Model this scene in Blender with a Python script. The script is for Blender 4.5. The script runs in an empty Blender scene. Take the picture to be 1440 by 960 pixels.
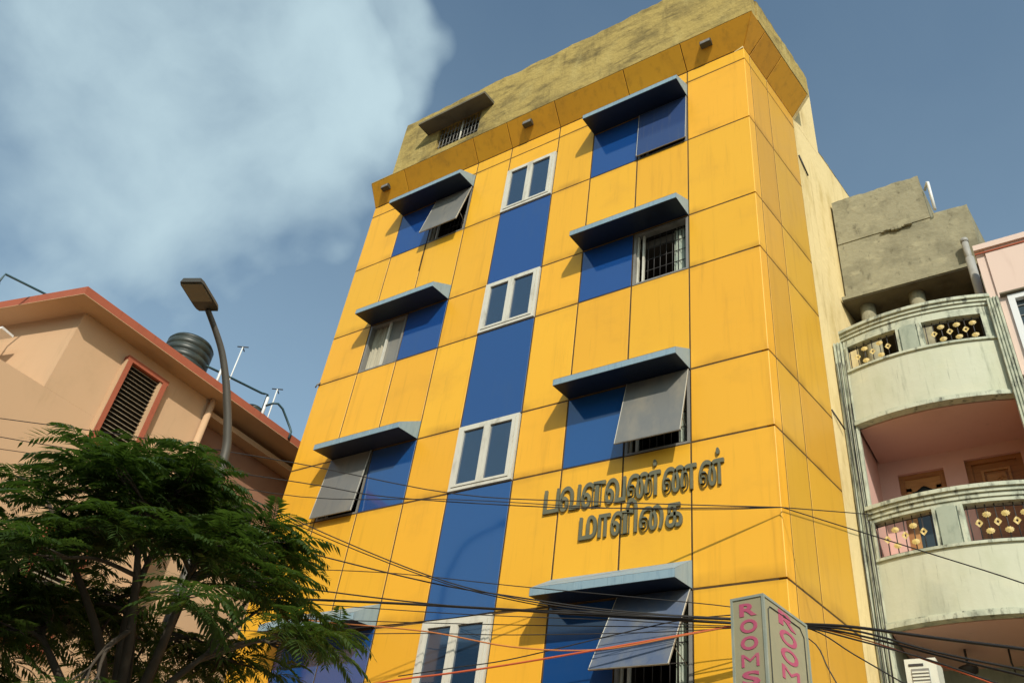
import bpy, math, random
import numpy as np
from mathutils import Vector, Matrix
random.seed(7)
SC = bpy.context.scene
COL = SC.collection

# ------------------------------------------------------------------ camera, sky, sun, exposure
RIGHT = Vector((0.83583, 0.53562, 0.12040)); DOWN = Vector((-0.25575, 0.57396, -0.77792)); FWD = Vector((-0.48577, 0.61942, 0.61672))
CAM = Vector((2.520, -8.345, 1.600))
cd = bpy.data.cameras.new('camera'); cam = bpy.data.objects.new('camera', cd); COL.objects.link(cam)
cd.sensor_width = 36.0; cd.lens = 30.04; cd.clip_start = 0.05; cd.clip_end = 3000
m3 = Matrix((RIGHT, -DOWN, -FWD)).transposed()
cam.matrix_world = Matrix.Translation(CAM) @ m3.to_4x4()
SC.camera = cam
SC.view_settings.view_transform = 'Standard'; SC.view_settings.look = 'None'
SC.view_settings.exposure = 0.0; SC.view_settings.gamma = 1.0

SUN_TO = Vector((0.82, -1.0, 0.86)).normalized()      # direction from the scene to the sun
el = math.asin(SUN_TO.z); az = math.atan2(SUN_TO.x, SUN_TO.y)
sd = bpy.data.lights.new('sun', 'SUN'); sd.energy = 3.7; sd.angle = math.radians(0.53); sd.color = (1.0, 0.93, 0.80)
so = bpy.data.objects.new('sun', sd); COL.objects.link(so)
so.rotation_euler = SUN_TO.to_track_quat('Z', 'Y').to_euler(); so.location = SUN_TO * 60

w = bpy.data.worlds.new('World'); SC.world = w; w.use_nodes = True
nt = w.node_tree; N = nt.nodes; L = nt.links
for n in list(N): N.remove(n)
def wn(t, **kw):
    n = N.new(t)
    for k, v in kw.items(): setattr(n, k, v)
    return n
out = wn('ShaderNodeOutputWorld'); bg = wn('ShaderNodeBackground'); bg.inputs['Strength'].default_value = 0.14
sky = wn('ShaderNodeTexSky'); sky.sky_type = 'NISHITA'; sky.sun_disc = False
sky.sun_elevation = el; sky.sun_rotation = az; sky.air_density = 1.0; sky.dust_density = 2.2; sky.ozone_density = 1.2
tc = wn('ShaderNodeTexCoord')
def px_dir(x, y):
    d = RIGHT * ((x - 720) / 1201.5) + DOWN * ((y - 480) / 1201.5) + FWD
    return d.normalized()
def vm(op, a, b=None):
    n = wn('ShaderNodeVectorMath', operation=op); L.new(a, n.inputs[0])
    if b is not None:
        if hasattr(b, 'is_output'): L.new(b, n.inputs[1])
        else: n.inputs[1].default_value = b
    return n
def mt(op, a, b=0.0, clamp=False):
    n = wn('ShaderNodeMath', operation=op); n.use_clamp = clamp
    for i, v in enumerate((a, b)):
        if hasattr(v, 'is_output'): L.new(v, n.inputs[i])
        else: n.inputs[i].default_value = v
    return n.outputs[0]
def mr(v, a, b, c, d, smooth=True):
    n = wn('ShaderNodeMapRange'); n.interpolation_type = 'SMOOTHERSTEP' if smooth else 'LINEAR'
    L.new(v, n.inputs[0])
    for i, q in enumerate((a, b, c, d)): n.inputs[i + 1].default_value = q
    return n.outputs[0]
vec = vm('NORMALIZE', tc.outputs['Generated']).outputs[0]
# drifting cloud: wispy noise everywhere, gathered round a few cloud banks of the real sky
wob = wn('ShaderNodeTexNoise'); wob.inputs['Scale'].default_value = 2.6; wob.inputs['Detail'].default_value = 4
L.new(vec, wob.inputs['Vector'])
wv = vm('SCALE', vm('SUBTRACT', wob.outputs['Color'], (0.5, 0.5, 0.5)).outputs[0]); wv.inputs['Scale'].default_value = 0.16
vecw = vm('ADD', vec, wv.outputs[0]).outputs[0]
acc = None
for (x, y, r0, r1, amp) in [(230, 240, 2, 21, .80), (450, 130, 1, 11, .56), (370, 250, 2, 13, .72), (520, 140, 1, 6, .42), (-120, 480, 3, 26, .66), (-400, 100, 4, 30, .7), (1900, 1500, 4, 26, .5), (3800, -600, 5, 30, .5)]:
    dt = vm('DOT_PRODUCT', vecw, tuple(px_dir(x, y))).outputs['Value']
    b = mr(dt, math.cos(math.radians(r1)), math.cos(math.radians(r0)), 0, amp)
    acc = b if acc is None else mt('MAXIMUM', acc, b)
nz = wn('ShaderNodeTexNoise'); nz.inputs['Scale'].default_value = 3.4; nz.inputs['Detail'].default_value = 7; nz.inputs['Roughness'].default_value = 0.52
L.new(vecw, nz.inputs['Vector'])
dens = mt('ADD', acc, mt('MULTIPLY', mt('SUBTRACT', nz.outputs['Fac'], 0.5), 1.5))
dens = mr(dens, 0.02, 1.12, 0.0, 0.92)
sz = wn('ShaderNodeSeparateXYZ'); L.new(vec, sz.inputs[0])
haze = mr(sz.outputs[2], 0.0, 0.95, 0.60, 0.02, False)      # thicker air towards the horizon
dens = mt('MAXIMUM', dens, haze)
dens = mt('ADD', dens, mt('MULTIPLY', mt('SUBTRACT', nz.outputs['Fac'], 0.5), 0.12), True)
tint = wn('ShaderNodeMix', data_type='RGBA', blend_type='MULTIPLY'); tint.inputs[0].default_value = 1.0
L.new(sky.outputs[0], tint.inputs[6]); tint.inputs[7].default_value = (0.80, 1.0, 1.0, 1)
mix = wn('ShaderNodeMix', data_type='RGBA'); L.new(dens, mix.inputs[0]); L.new(tint.outputs[2], mix.inputs[6])
mix.inputs[7].default_value = (4.1, 5.35, 5.8, 1)
L.new(mix.outputs[2], bg.inputs['Color']); L.new(bg.outputs[0], out.inputs['Surface'])

# ------------------------------------------------------------------ materials
MATS = {}
def material(name, color, rough=0.6, edge=0.0, ecol=(.16, .075, .012), metallic=0.0, spec=0.5, vary=0.0, stains=(), bump=None, coat=0.0, trans=0.0, rvar=0.0):
    """stains: list of (scale xyz, lo, hi, colour, strength, detail) noise masks laid over the base colour"""
    m = bpy.data.materials.new(name); m.use_nodes = True
    t = m.node_tree; n = t.nodes; l = t.links
    p = n['Principled BSDF']; p.inputs['Roughness'].default_value = rough; p.inputs['Metallic'].default_value = metallic
    p.inputs['Specular IOR Level'].default_value = spec
    p.inputs['Coat Weight'].default_value = coat; p.inputs['Coat IOR'].default_value = 1.8; p.inputs['Coat Roughness'].default_value = 0.08
    p.inputs['Transmission Weight'].default_value = trans
    c = n.new('ShaderNodeRGB'); c.outputs[0].default_value = (*color, 1); cur = c.outputs[0]
    co = n.new('ShaderNodeTexCoord')
    if vary:
        oi = n.new('ShaderNodeObjectInfo'); h = n.new('ShaderNodeHueSaturation')
        a = n.new('ShaderNodeMapRange'); a.inputs[3].default_value = 1 - vary; a.inputs[4].default_value = 1 + vary
        l.new(oi.outputs['Random'], a.inputs[0]); l.new(a.outputs[0], h.inputs['Value'])
        a2 = n.new('ShaderNodeMapRange'); a2.inputs[3].default_value = 0.5 - vary * .06; a2.inputs[4].default_value = 0.5 + vary * .06
        mm = n.new('ShaderNodeMath'); mm.operation = 'FRACT'; mq = n.new('ShaderNodeMath'); mq.operation = 'MULTIPLY'; mq.inputs[1].default_value = 7.31
        l.new(oi.outputs['Random'], mq.inputs[0]); l.new(mq.outputs[0], mm.inputs[0]); l.new(mm.outputs[0], a2.inputs[0]); l.new(a2.outputs[0], h.inputs['Hue'])
        l.new(cur, h.inputs['Color']); cur = h.outputs[0]
    for k, (sc, lo, hi, colr, st, det) in enumerate(stains):
        mp = n.new('ShaderNodeMapping'); mp.inputs['Scale'].default_value = sc; mp.inputs['Location'].default_value = (k * 3.7, k * 1.9, k * 5.1)
        l.new(co.outputs['Object'], mp.inputs[0])
        z = n.new('ShaderNodeTexNoise'); z.inputs['Scale'].default_value = 1.0; z.inputs['Detail'].default_value = det; z.inputs['Roughness'].default_value = 0.62
        l.new(mp.outputs[0], z.inputs['Vector'])
        r = n.new('ShaderNodeMapRange'); r.inputs[1].default_value = lo; r.inputs[2].default_value = hi; r.inputs[4].default_value = st
        r.interpolation_type = 'SMOOTHSTEP'; l.new(z.outputs['Fac'], r.inputs[0])
        x = n.new('ShaderNodeMix'); x.data_type = 'RGBA'; l.new(r.outputs[0], x.inputs[0]); l.new(cur, x.inputs[6]); x.inputs[7].default_value = (*colr, 1)
        cur = x.outputs[2]
    if edge:     # dirt gathered along the panel's lower and upper rims
        sp = n.new('ShaderNodeSeparateXYZ'); l.new(co.outputs['Generated'], sp.inputs[0])
        z = n.new('ShaderNodeTexNoise'); z.inputs['Scale'].default_value = 2.2; z.inputs['Detail'].default_value = 5; l.new(co.outputs['Object'], z.inputs['Vector'])
        a = n.new('ShaderNodeMapRange'); a.inputs[1].default_value = .0; a.inputs[2].default_value = .10; a.inputs[3].default_value = 1; a.inputs[4].default_value = 0; l.new(sp.outputs[2], a.inputs[0])
        b = n.new('ShaderNodeMapRange'); b.inputs[1].default_value = .95; b.inputs[2].default_value = 1; b.inputs[3].default_value = 0; b.inputs[4].default_value = .6; l.new(sp.outputs[2], b.inputs[0])
        s_ = n.new('ShaderNodeMath'); s_.operation = 'ADD'; l.new(a.outputs[0], s_.inputs[0]); l.new(b.outputs[0], s_.inputs[1])
        k = n.new('ShaderNodeMapRange'); k.inputs[1].default_value = .38; k.inputs[2].default_value = .68; k.inputs[4].default_value = edge; l.new(z.outputs['Fac'], k.inputs[0])
        mm = n.new('ShaderNodeMath'); mm.operation = 'MULTIPLY'; l.new(s_.outputs[0], mm.inputs[0]); l.new(k.outputs[0], mm.inputs[1])
        x = n.new('ShaderNodeMix'); x.data_type = 'RGBA'; l.new(mm.outputs[0], x.inputs[0]); l.new(cur, x.inputs[6]); x.inputs[7].default_value = (*ecol, 1); cur = x.outputs[2]
    l.new(cur, p.inputs['Base Color'])
    if rvar:
        z = n.new('ShaderNodeTexNoise'); z.inputs['Scale'].default_value = 3.0; z.inputs['Detail'].default_value = 4; l.new(co.outputs['Object'], z.inputs['Vector'])
        r = n.new('ShaderNodeMapRange'); r.inputs[3].default_value = max(.02, rough - rvar); r.inputs[4].default_value = rough + rvar
        l.new(z.outputs['Fac'], r.inputs[0]); l.new(r.outputs[0], p.inputs['Roughness'])
    if bump:
        sc, st, dist = bump
        z = n.new('ShaderNodeTexNoise'); z.inputs['Scale'].default_value = sc; z.inputs['Detail'].default_value = 6; l.new(co.outputs['Object'], z.inputs['Vector'])
        b = n.new('ShaderNodeBump'); b.inputs['Strength'].default_value = st; b.inputs['Distance'].default_value = dist
        l.new(z.outputs['Fac'], b.inputs['Height']); l.new(b.outputs[0], p.inputs['Normal'])
    MATS[name] = m; return m
M = MATS
BR = (.16, .075, .012)
material('yellow', (.80, .41, .030), .42, edge=.5, spec=.35, vary=.05, rvar=.1,
    stains=[((9, 9, .55), .52, .82, (.44, .20, .02), .34, 4), ((1.1, 1.1, 1.4), .50, .78, (.62, .31, .03), .40, 5), ((26, 26, 1.2), .60, .85, BR, .22, 3)], bump=(1.3, .12, .02))
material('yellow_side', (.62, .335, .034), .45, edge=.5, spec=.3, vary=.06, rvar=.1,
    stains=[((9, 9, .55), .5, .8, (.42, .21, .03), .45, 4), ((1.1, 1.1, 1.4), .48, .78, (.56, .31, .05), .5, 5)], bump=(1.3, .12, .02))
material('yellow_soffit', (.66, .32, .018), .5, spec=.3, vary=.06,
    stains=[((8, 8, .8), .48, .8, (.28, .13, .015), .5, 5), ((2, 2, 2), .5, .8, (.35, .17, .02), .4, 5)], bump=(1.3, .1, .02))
material('joint', (.060, .033, .010), .9, stains=[((4, 4, 4), .4, .7, (.12, .065, .018), .7, 4)])
material('parapet', (.42, .31, .105), .95, spec=.1,
    stains=[((1.6, 1.6, 2.6), .42, .72, (.19, .145, .06), .85, 7), ((.9, .9, 1.8), .52, .70, (.09, .072, .04), .7, 7), ((2.2, 2.2, 7), .50, .74, (.085, .068, .036), .65, 7), ((5, 5, .7), .54, .76, (.10, .08, .04), .5, 6), ((2.6, 2.6, .9), .5, .75, (.50, .40, .16), .6, 6), ((14, 14, 9), .62, .78, (.05, .042, .025), .5, 6)], bump=(14, .6, .03))
material('plaster', (.76, .60, .31), .95, spec=.1,
    stains=[((2.4, 2.4, .7), .45, .75, (.50, .36, .13), .7, 6), ((9, 9, .8), .55, .8, (.28, .19, .07), .6, 5), ((5, 5, 5), .6, .8, (.66, .58, .38), .6, 6)], bump=(9, .4, .02))
material('blue', (.010, .062, .225), .05, spec=.8, coat=.45, vary=.08, stains=[((3, 3, .8), .5, .8, (.030, .075, .19), .45, 4)], bump=(1.0, .05, .01))
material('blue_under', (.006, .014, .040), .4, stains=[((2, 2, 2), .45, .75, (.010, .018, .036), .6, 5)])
material('canopy', (.24, .34, .40), .5, spec=.4, vary=.05,
    stains=[((22, 22, 3), .48, .75, (.11, .19, .27), .55, 5), ((3, 3, 3), .5, .75, (.30, .38, .40), .6, 5), ((40, 40, 3), .6, .8, (.06, .09, .12), .5, 4)], bump=(6, .1, .01))
material('dusty_glass', (.17, .17, .16), .30, spec=.5, stains=[((3, 3, 1.5), .42, .7, (.24, .22, .18), .8, 5), ((14, 14, .9), .55, .8, (.09, .10, .12), .5, 4)])
material('dusty_glass_blue', (.10, .13, .20), .22, spec=.5, stains=[((3, 3, 1.5), .42, .7, (.20, .20, .19), .7, 5), ((14, 14, .9), .55, .8, (.05, .07, .14), .5, 4)])
material('sash_blue', (.035, .065, .17), .14, spec=.5, stains=[((16, 16, .8), .5, .8, (.08, .10, .15), .6, 4)])
material('white_frame', (.62, .59, .50), .5, stains=[((6, 6, 2), .48, .75, (.36, .33, .26), .7, 5), ((20, 20, 6), .6, .8, (.12, .10, .07), .5, 4)])
material('grey_frame', (.22, .21, .19), .5, stains=[((6, 6, 2), .5, .75, (.10, .095, .08), .7, 4)])
material('tinted_pane', (.012, .035, .075), .03, spec=1.0, coat=.6, stains=[((4, 4, 1.4), .5, .85, (.05, .07, .10), .4, 5)])
material('room', (.10, .085, .07), .9)
material('curtain', (.40, .44, .36), .9, stains=[((12, 12, 5), .45, .7, (.20, .27, .24), .7, 5)])
material('curtain_cream', (.42, .38, .28), .9, stains=[((6, 6, 1.5), .45, .7, (.25, .22, .16), .6, 4)])
material('iron', (.035, .03, .028), .6)
material('letter', (.12, .12, .075), .6, stains=[((9, 9, 4), .45, .7, (.19, .17, .09), .7, 5)])
material('letter_edge', (.035, .035, .03), .7)
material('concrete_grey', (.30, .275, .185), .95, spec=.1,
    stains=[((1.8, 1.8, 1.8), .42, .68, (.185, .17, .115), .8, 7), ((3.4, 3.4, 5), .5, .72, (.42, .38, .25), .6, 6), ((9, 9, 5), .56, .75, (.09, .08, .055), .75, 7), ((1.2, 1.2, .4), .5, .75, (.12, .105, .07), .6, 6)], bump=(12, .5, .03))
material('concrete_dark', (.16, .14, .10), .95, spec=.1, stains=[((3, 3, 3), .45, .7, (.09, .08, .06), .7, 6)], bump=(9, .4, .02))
material('balcony', (.54, .55, .425), .85, spec=.15,
    stains=[((2.2, 2.2, 1.1), .45, .75, (.46, .48, .34), .7, 6), ((10, 10, .9), .57, .8, (.20, .22, .16), .65, 6), ((1.4, 1.4, 3), .55, .8, (.62, .60, .43), .6, 5), ((26, 26, 2), .60, .78, (.10, .11, .085), .55, 5), ((1.1, 1.1, .6), .52, .74, (.36, .38, .30), .6, 6)], bump=(8, .3, .015))
material('balcony_trim', (.52, .54, .42), .85, spec=.15,
    stains=[((5, 5, 5), .42, .7, (.30, .33, .26), .8, 7), ((12, 12, 4), .50, .70, (.08, .085, .07), .85, 7)], bump=(12, .4, .015))
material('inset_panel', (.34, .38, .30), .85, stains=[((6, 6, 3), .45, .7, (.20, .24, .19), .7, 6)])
material('pink', (.66, .42, .36), .9, spec=.15, stains=[((2.5, 2.5, 1), .48, .78, (.58, .35, .29), .5, 5), ((8, 8, 3), .62, .8, (.45, .30, .24), .5, 5)], bump=(6, .1, .01))
material('pink_pale', (.70, .54, .46), .9, spec=.15, stains=[((2.5, 2.5, 1), .48, .78, (.66, .48, .41), .5, 5), ((5, 5, .8), .6, .8, (.55, .40, .33), .4, 5)], bump=(6, .1, .01))
material('wood', (.34, .15, .045), .5, stains=[((3, 3, 22), .42, .7, (.22, .09, .025), .7, 5)])
material('wood_light', (.46, .24, .08), .5, stains=[((3, 3, 22), .42, .7, (.34, .16, .05), .7, 5)])
material('dark_glass', (.03, .045, .05), .08, spec=.6)
material('gold', (.62, .46, .16), .5, stains=[((20, 20, 20), .45, .7, (.40, .30, .13), .7, 4)])
material('ac_white', (.66, .66, .56), .5, stains=[((5, 5, 2), .5, .75, (.48, .46, .38), .6, 5)])
material('peach', (.56, .37, .225), .92, spec=.12, stains=[((1.6, 1.6, 1), .46, .78, (.47, .32, .19), .6, 5), ((5, 5, .9), .58, .82, (.38, .26, .15), .4, 5)], bump=(7, .08, .01))
material('peach_shaded', (.30, .15, .09), .9, stains=[((3, 3, 3), .45, .75, (.22, .11, .07), .6, 5)])
material('red_trim', (.36, .105, .060), .85, spec=.15, stains=[((3, 3, 3), .45, .75, (.28, .085, .05), .6, 6), ((12, 12, 3), .58, .78, (.16, .06, .04), .5, 5)], bump=(8, .15, .01))
material('louvre', (.33, .27, .19), .7, stains=[((6, 6, 6), .45, .7, (.2, .16, .11), .7, 4)])
material('void', (.02, .018, .015), .95)
material('tank', (.022, .030, .026), .45, stains=[((3, 3, 3), .45, .7, (.06, .07, .055), .6, 5)])
material('pvc', (.72, .73, .72), .4)
material('teal_pipe', (.03, .075, .09), .5)
material('grey_pipe', (.33, .32, .29), .6, stains=[((8, 8, 3), .45, .7, (.2, .19, .17), .6, 4)])
material('pole', (.10, .09, .075), .55, metallic=.3, stains=[((4, 4, 4), .45, .7, (.10, .085, .07), .6, 5)])
material('lamp_body', (.05, .048, .04), .5)
material('lamp_lens', (.20, .185, .135), .35, spec=.4)
material('sign_face', (.30, .27, .165), .75, stains=[((7, 7, 3), .44, .7, (.26, .25, .16), .7, 6), ((3, 3, 3), .52, .75, (.45, .41, .24), .6, 5)], bump=(14, .2, .01))
material('sign_frame', (.24, .27, .225), .6, stains=[((9, 9, 3), .45, .7, (.36, .36, .28), .7, 5)])
material('sign_paint', (.42, .075, .14), .7, stains=[((9, 9, 4), .48, .72, (.47, .16, .18), .7, 5)])
material('cable_black', (.018, .016, .015), .6)
material('cable_red', (.52, .10, .035), .5)
material('cable_orange', (.50, .17, .05), .5)
material('bark', (.055, .042, .030), .95, stains=[((9, 9, 2), .45, .7, (.10, .08, .06), .6, 5)], bump=(12, .6, .02))
material('leaf', (.038, .068, .016), .55, spec=.25, stains=[((1.6, 1.6, 1.6), .42, .68, (.014, .036, .008), .9, 4), ((2.6, 2.6, 2.6), .56, .74, (.065, .10, .018), .7, 4)])
material('asphalt', (.05, .05, .05), .9, stains=[((.8, .8, .8), .45, .7, (.07, .066, .06), .7, 6)])
material('earth', (.20, .16, .11), .95, stains=[((.3, .3, .3), .45, .7, (.14, .115, .08), .7, 6)])
material('paving', (.28, .26, .22), .9, stains=[((2, 2, 2), .45, .7, (.2, .18, .15), .6, 5)])

lt = M['leaf'].node_tree; lp = lt.nodes['Principled BSDF']; tr_ = lt.nodes.new('ShaderNodeBsdfTranslucent'); tr_.inputs[0].default_value = (.09, .17, .02, 1)
mx_ = lt.nodes.new('ShaderNodeMixShader'); mx_.inputs[0].default_value = .35; lt.links.new(lp.outputs[0], mx_.inputs[1]); lt.links.new(tr_.outputs[0], mx_.inputs[2])
lt.links.new(mx_.outputs[0], lt.nodes['Material Output'].inputs[0])
# ------------------------------------------------------------------ helpers
def empty(name, loc, label=None, cat=None, group=None):
    o = bpy.data.objects.new(name, None); o.location = loc; o.empty_display_size = .2; COL.objects.link(o)
    if label: tag(o, label, cat, group)
    return o
def tag(o, label, cat, group=None):
    o['label'] = label; o['category'] = cat
    if group: o['group'] = group
    return o
class MB:
    def __init__(s): s.v = []; s.f = []; s.sm = []
    def add(s, vs, fs, smooth=False):
        b = len(s.v); s.v += [tuple(p) for p in vs]; s.f += [tuple(i + b for i in f) for f in fs]; s.sm += [smooth] * len(fs); return s
    def hexa(s, p):     # 8 corners: bottom 0-3 ccw, top 4-7
        return s.add(p, [(0, 3, 2, 1), (4, 5, 6, 7), (0, 1, 5, 4), (1, 2, 6, 5), (2, 3, 7, 6), (3, 0, 4, 7)])
    def box(s, x0, x1, y0, y1, z0, z1):
        return s.hexa([(x0, y0, z0), (x1, y0, z0), (x1, y1, z0), (x0, y1, z0), (x0, y0, z1), (x1, y0, z1), (x1, y1, z1), (x0, y1, z1)])
    def prism(s, poly, z0, z1):    # polygon of (x,y), ccw
        n = len(poly); vs = [(x, y, z0) for x, y in poly] + [(x, y, z1) for x, y in poly]
        return s.add(vs, [tuple(range(n - 1, -1, -1)), tuple(range(n, 2 * n))] + [(i, (i + 1) % n, n + (i + 1) % n, n + i) for i in range(n)])
    def tube(s, pts, r, n=8, cap=True, smooth=True):
        pts = [Vector(p) for p in pts]; rs = r if isinstance(r, (list, tuple)) else [r] * len(pts)
        b = len(s.v); up = Vector((0, 0, 1)); pr = None
        for i, p in enumerate(pts):
            d = (pts[min(i + 1, len(pts) - 1)] - pts[max(i - 1, 0)]).normalized()
            if pr is None: a = d.cross(up if abs(d.z) < .95 else Vector((1, 0, 0))).normalized()
            else: a = (pr - d * pr.dot(d)).normalized()
            pr = a; c = d.cross(a)
            for k in range(n):
                t = 2 * math.pi * k / n; s.v.append(tuple(p + (a * math.cos(t) + c * math.sin(t)) * rs[i]))
        for i in range(len(pts) - 1):
            for k in range(n):
                s.f.append((b + i * n + k, b + i * n + (k + 1) % n, b + (i + 1) * n + (k + 1) % n, b + (i + 1) * n + k)); s.sm.append(smooth)
        if cap:
            s.f.append(tuple(b + k for k in range(n - 1, -1, -1))); s.sm.append(False)
            e = b + (len(pts) - 1) * n; s.f.append(tuple(e + k for k in range(n))); s.sm.append(False)
        return s
    def lathe(s, cx, cy, prof, n=24, smooth=True):   # prof list of (r,z)
        b = len(s.v)
        for r, z in prof:
            for k in range(n):
                t = 2 * math.pi * k / n; s.v.append((cx + r * math.cos(t), cy + r * math.sin(t), z))
        for i in range(len(prof) - 1):
            for k in range(n):
                s.f.append((b + i * n + k, b + i * n + (k + 1) % n, b + (i + 1) * n + (k + 1) % n, b + (i + 1) * n + k)); s.sm.append(smooth)
        s.f.append(tuple(b + k for k in range(n - 1, -1, -1))); s.sm.append(False)
        e = b + (len(prof) - 1) * n; s.f.append(tuple(e + k for k in range(n))); s.sm.append(False)
        return s
    def mesh(s, name, origin=(0, 0, 0)):
        me = bpy.data.meshes.new(name); o = origin
        me.from_pydata([(x - o[0], y - o[1], z - o[2]) for x, y, z in s.v], [], s.f)
        if any(s.sm): me.polygons.foreach_set('use_smooth', s.sm)
        me.update(); return me
    def build(s, name, mat, parent=None, kind=None):
        org = (0, 0, 0)
        r = parent
        while r is not None and r.parent is not None: r = r.parent
        if r is not None: org = tuple(r.location)
        me = s.mesh(name, org); me.materials.append(M[mat])
        o = bpy.data.objects.new(name, me); COL.objects.link(o)
        if parent is not None: o.parent = parent
        if kind: o['kind'] = kind
        return o
def quad_panel(c, t=.022, gap=.012, ch=.003):
    """chamfered sheet panel from four outer-face corners, ccw seen from outside"""
    a, b, cc, d = [Vector(p) for p in c]
    u = (b - a).normalized(); v = (d - a).normalized(); n = u.cross(v).normalized(); m = MB()
    def ring(off, dep):
        k = [(a, 1, 1), (b, -1, 1), (cc, -1, -1), (d, 1, -1)]
        return [p + u * off * sx + v * off * sy - n * dep for p, sx, sy in k]
    r0 = ring(gap + ch, 0); r1 = ring(gap, ch); r2 = ring(gap, t)
    f = [(0, 1, 2, 3)]
    for q in (0, 4):
        for i in range(4): f.append((q + i, q + 4 + i, q + 4 + (i + 1) % 4, q + (i + 1) % 4))
    m.add(r0 + r1 + r2, f); return m
PHI = math.radians(8.18); SD = Vector((math.sin(PHI), math.cos(PHI), 0)); SN = Vector((math.cos(PHI), -math.sin(PHI), 0))
def S(u, off, z):   # a point on the yellow building's side wall
    p = SD * u + SN * off; return (p.x, p.y, z)
def holes_wall(m, x0, x1, z0, z1, y0, y1, holes):
    xs = sorted({x0, x1, *[h[0] for h in holes], *[h[1] for h in holes]}); zs = sorted({z0, z1, *[h[2] for h in holes], *[h[3] for h in holes]})
    for i in range(len(xs) - 1):
        run = None
        for j in range(len(zs) - 1):
            cx, cz = (xs[i] + xs[i + 1]) / 2, (zs[j] + zs[j + 1]) / 2
            solid = not any(h[0] < cx < h[1] and h[2] < cz < h[3] for h in holes)
            if solid and run is None: run = zs[j]
            if (not solid or j == len(zs) - 2) and run is not None:
                m.box(xs[i], xs[i + 1], y0, y1, run, zs[j + 1] if solid else zs[j]); run = None
    return m

# ------------------------------------------------------------------ ground
g = MB(); g.add([(-600, -600, 0), (600, -600, 0), (600, 600, 0), (-600, 600, 0)], [(0, 1, 2, 3)]); g = g.build('ground', 'earth'); g['kind'] = 'structure'
g = MB(); g.add([(-300, -14, .004), (300, -14, .004), (300, -6.6, .004), (-300, -6.6, .004)], [(0, 1, 2, 3)]); g = g.build('road', 'asphalt'); g['kind'] = 'structure'
g = MB(); g.box(-120, 120, -6.6, -2.4, -.1, .13); g = g.build('pavement', 'paving'); g['kind'] = 'structure'

# ------------------------------------------------------------------ yellow building
CX = [-8.37, -7.401, -6.5, -5.586, -4.758, -3.649, -2.864, -1.958, -1.039, 0.0]
ROW = [0.2, 2.5, 4.40, 5.47, 7.345, 8.464, 10.284, 11.382, 13.177, 14.77, 15.085]
FL = [(4.40, 5.47), (7.345, 8.464), (10.284, 11.382), (13.177, 14.37)]   # window sill / head of each floor
YB = empty('yellow_building', (-4.2, 2.5, 0), 'tall yellow panelled building with blue window strips and grimy concrete parapet', 'building')
HOLES = []
for a, b in FL: HOLES.append((CX[7], CX[8], a, b)); HOLES.append((CX[4], CX[5], a, b))
HOLES += [(CX[2], CX[3], *FL[3]), (CX[1], CX[2], *FL[2]), (CX[1], CX[2], *FL[1])]
m = holes_wall(MB(), CX[0] + .01, -.09, 0, 15.10, .0045, .16, HOLES)
m.build('wall', 'joint', YB)
# shell behind the cladding: side walls, back and roof slabs
m = MB()
def side_plate(m, u0, u1, o0, o1, z0, z1):
    m.hexa([S(u0, o1, z0), S(u0, o0, z0), S(u1, o0, z0), S(u1, o1, z0), S(u0, o1, z1), S(u0, o0, z1), S(u1, o0, z1), S(u1, o1, z1)][:8])
side_plate(m, .17, 1.80, -.2001, -.25, 0, 15.06); side_plate(m, 1.80, 2.85, -.004, -.2, 0, 15.06); side_plate(m, 2.85, 9.0, -.01, -.2, 0, 15.2)
m.box(CX[0] + .01, CX[0] + .2, .17, 9, 0, 15.06); m.box(CX[0], 1.0, 9.0, 9.2, 0, 15.06); m.box(CX[0] + .2, .02, .17, 9, 14.9, 15.06)
m.build('side_wall', 'plaster', YB)
m = MB(); side_plate(m, .08, 1.80, -.0045, -.2, 0, 15.06); m.box(-.09, -.012, .02, .15, 0, 15.4); m.build('side_backing', 'joint', YB)
m = MB(); side_plate(m, -.02, 2.85, -.004, -.25, 15.07, 17.2); m.build('upper_side_wall', 'plaster', YB)
m = MB(); m.box(-7.7, -.3, 2.6, 2.8, 15.07, 17.1); m.box(-7.7, -7.5, -.12, 2.6, 15.53, 17.1); m.build('upper_wall', 'parapet', YB)
for z in (2.9, 5.95, 8.95, 11.9): 
    MB().box(CX[0] + .2, -.03, .17, 2.6, z - .75, z - .6).build('floor_slab', 'room', YB)
# yellow and blue sheets
def fpan(i0, i1, z0, z1, mat='yellow', nm='panel'):
    x0 = CX[i0] if not isinstance(i0, float) else i0; x1 = CX[i1] if not isinstance(i1, float) else i1
    return quad_panel([(x0, 0, z0), (x1, 0, z0), (x1, 0, z1), (x0, 0, z1)]).build(nm, mat, YB)
for r in range(len(ROW) - 1):
    for i in (0, 3, 5): fpan(i, i + 1, ROW[r], ROW[r + 1])
for (i, b) in ((1, 0), (2, 0), (6, 0), (7, 0), (4, 1)):
    heads = [0.2] + [h for s, h in FL]; sills = [2.5] + [s for s, h in FL][1:]
    fpan(i, i + 1, .2, 2.5)
    fpan(i, i + 1, 2.5, FL[0][0], 'blue' if b else 'yellow', 'blue_panel' if b else 'panel')
    for k in range(3): fpan(i, i + 1, FL[k][1], FL[k + 1][0], 'blue' if b else 'yellow', 'blue_panel' if b else 'panel')
    fpan(i, i + 1, FL[3][1], ROW[9]); fpan(i, i + 1, ROW[9], ROW[10])
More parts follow.
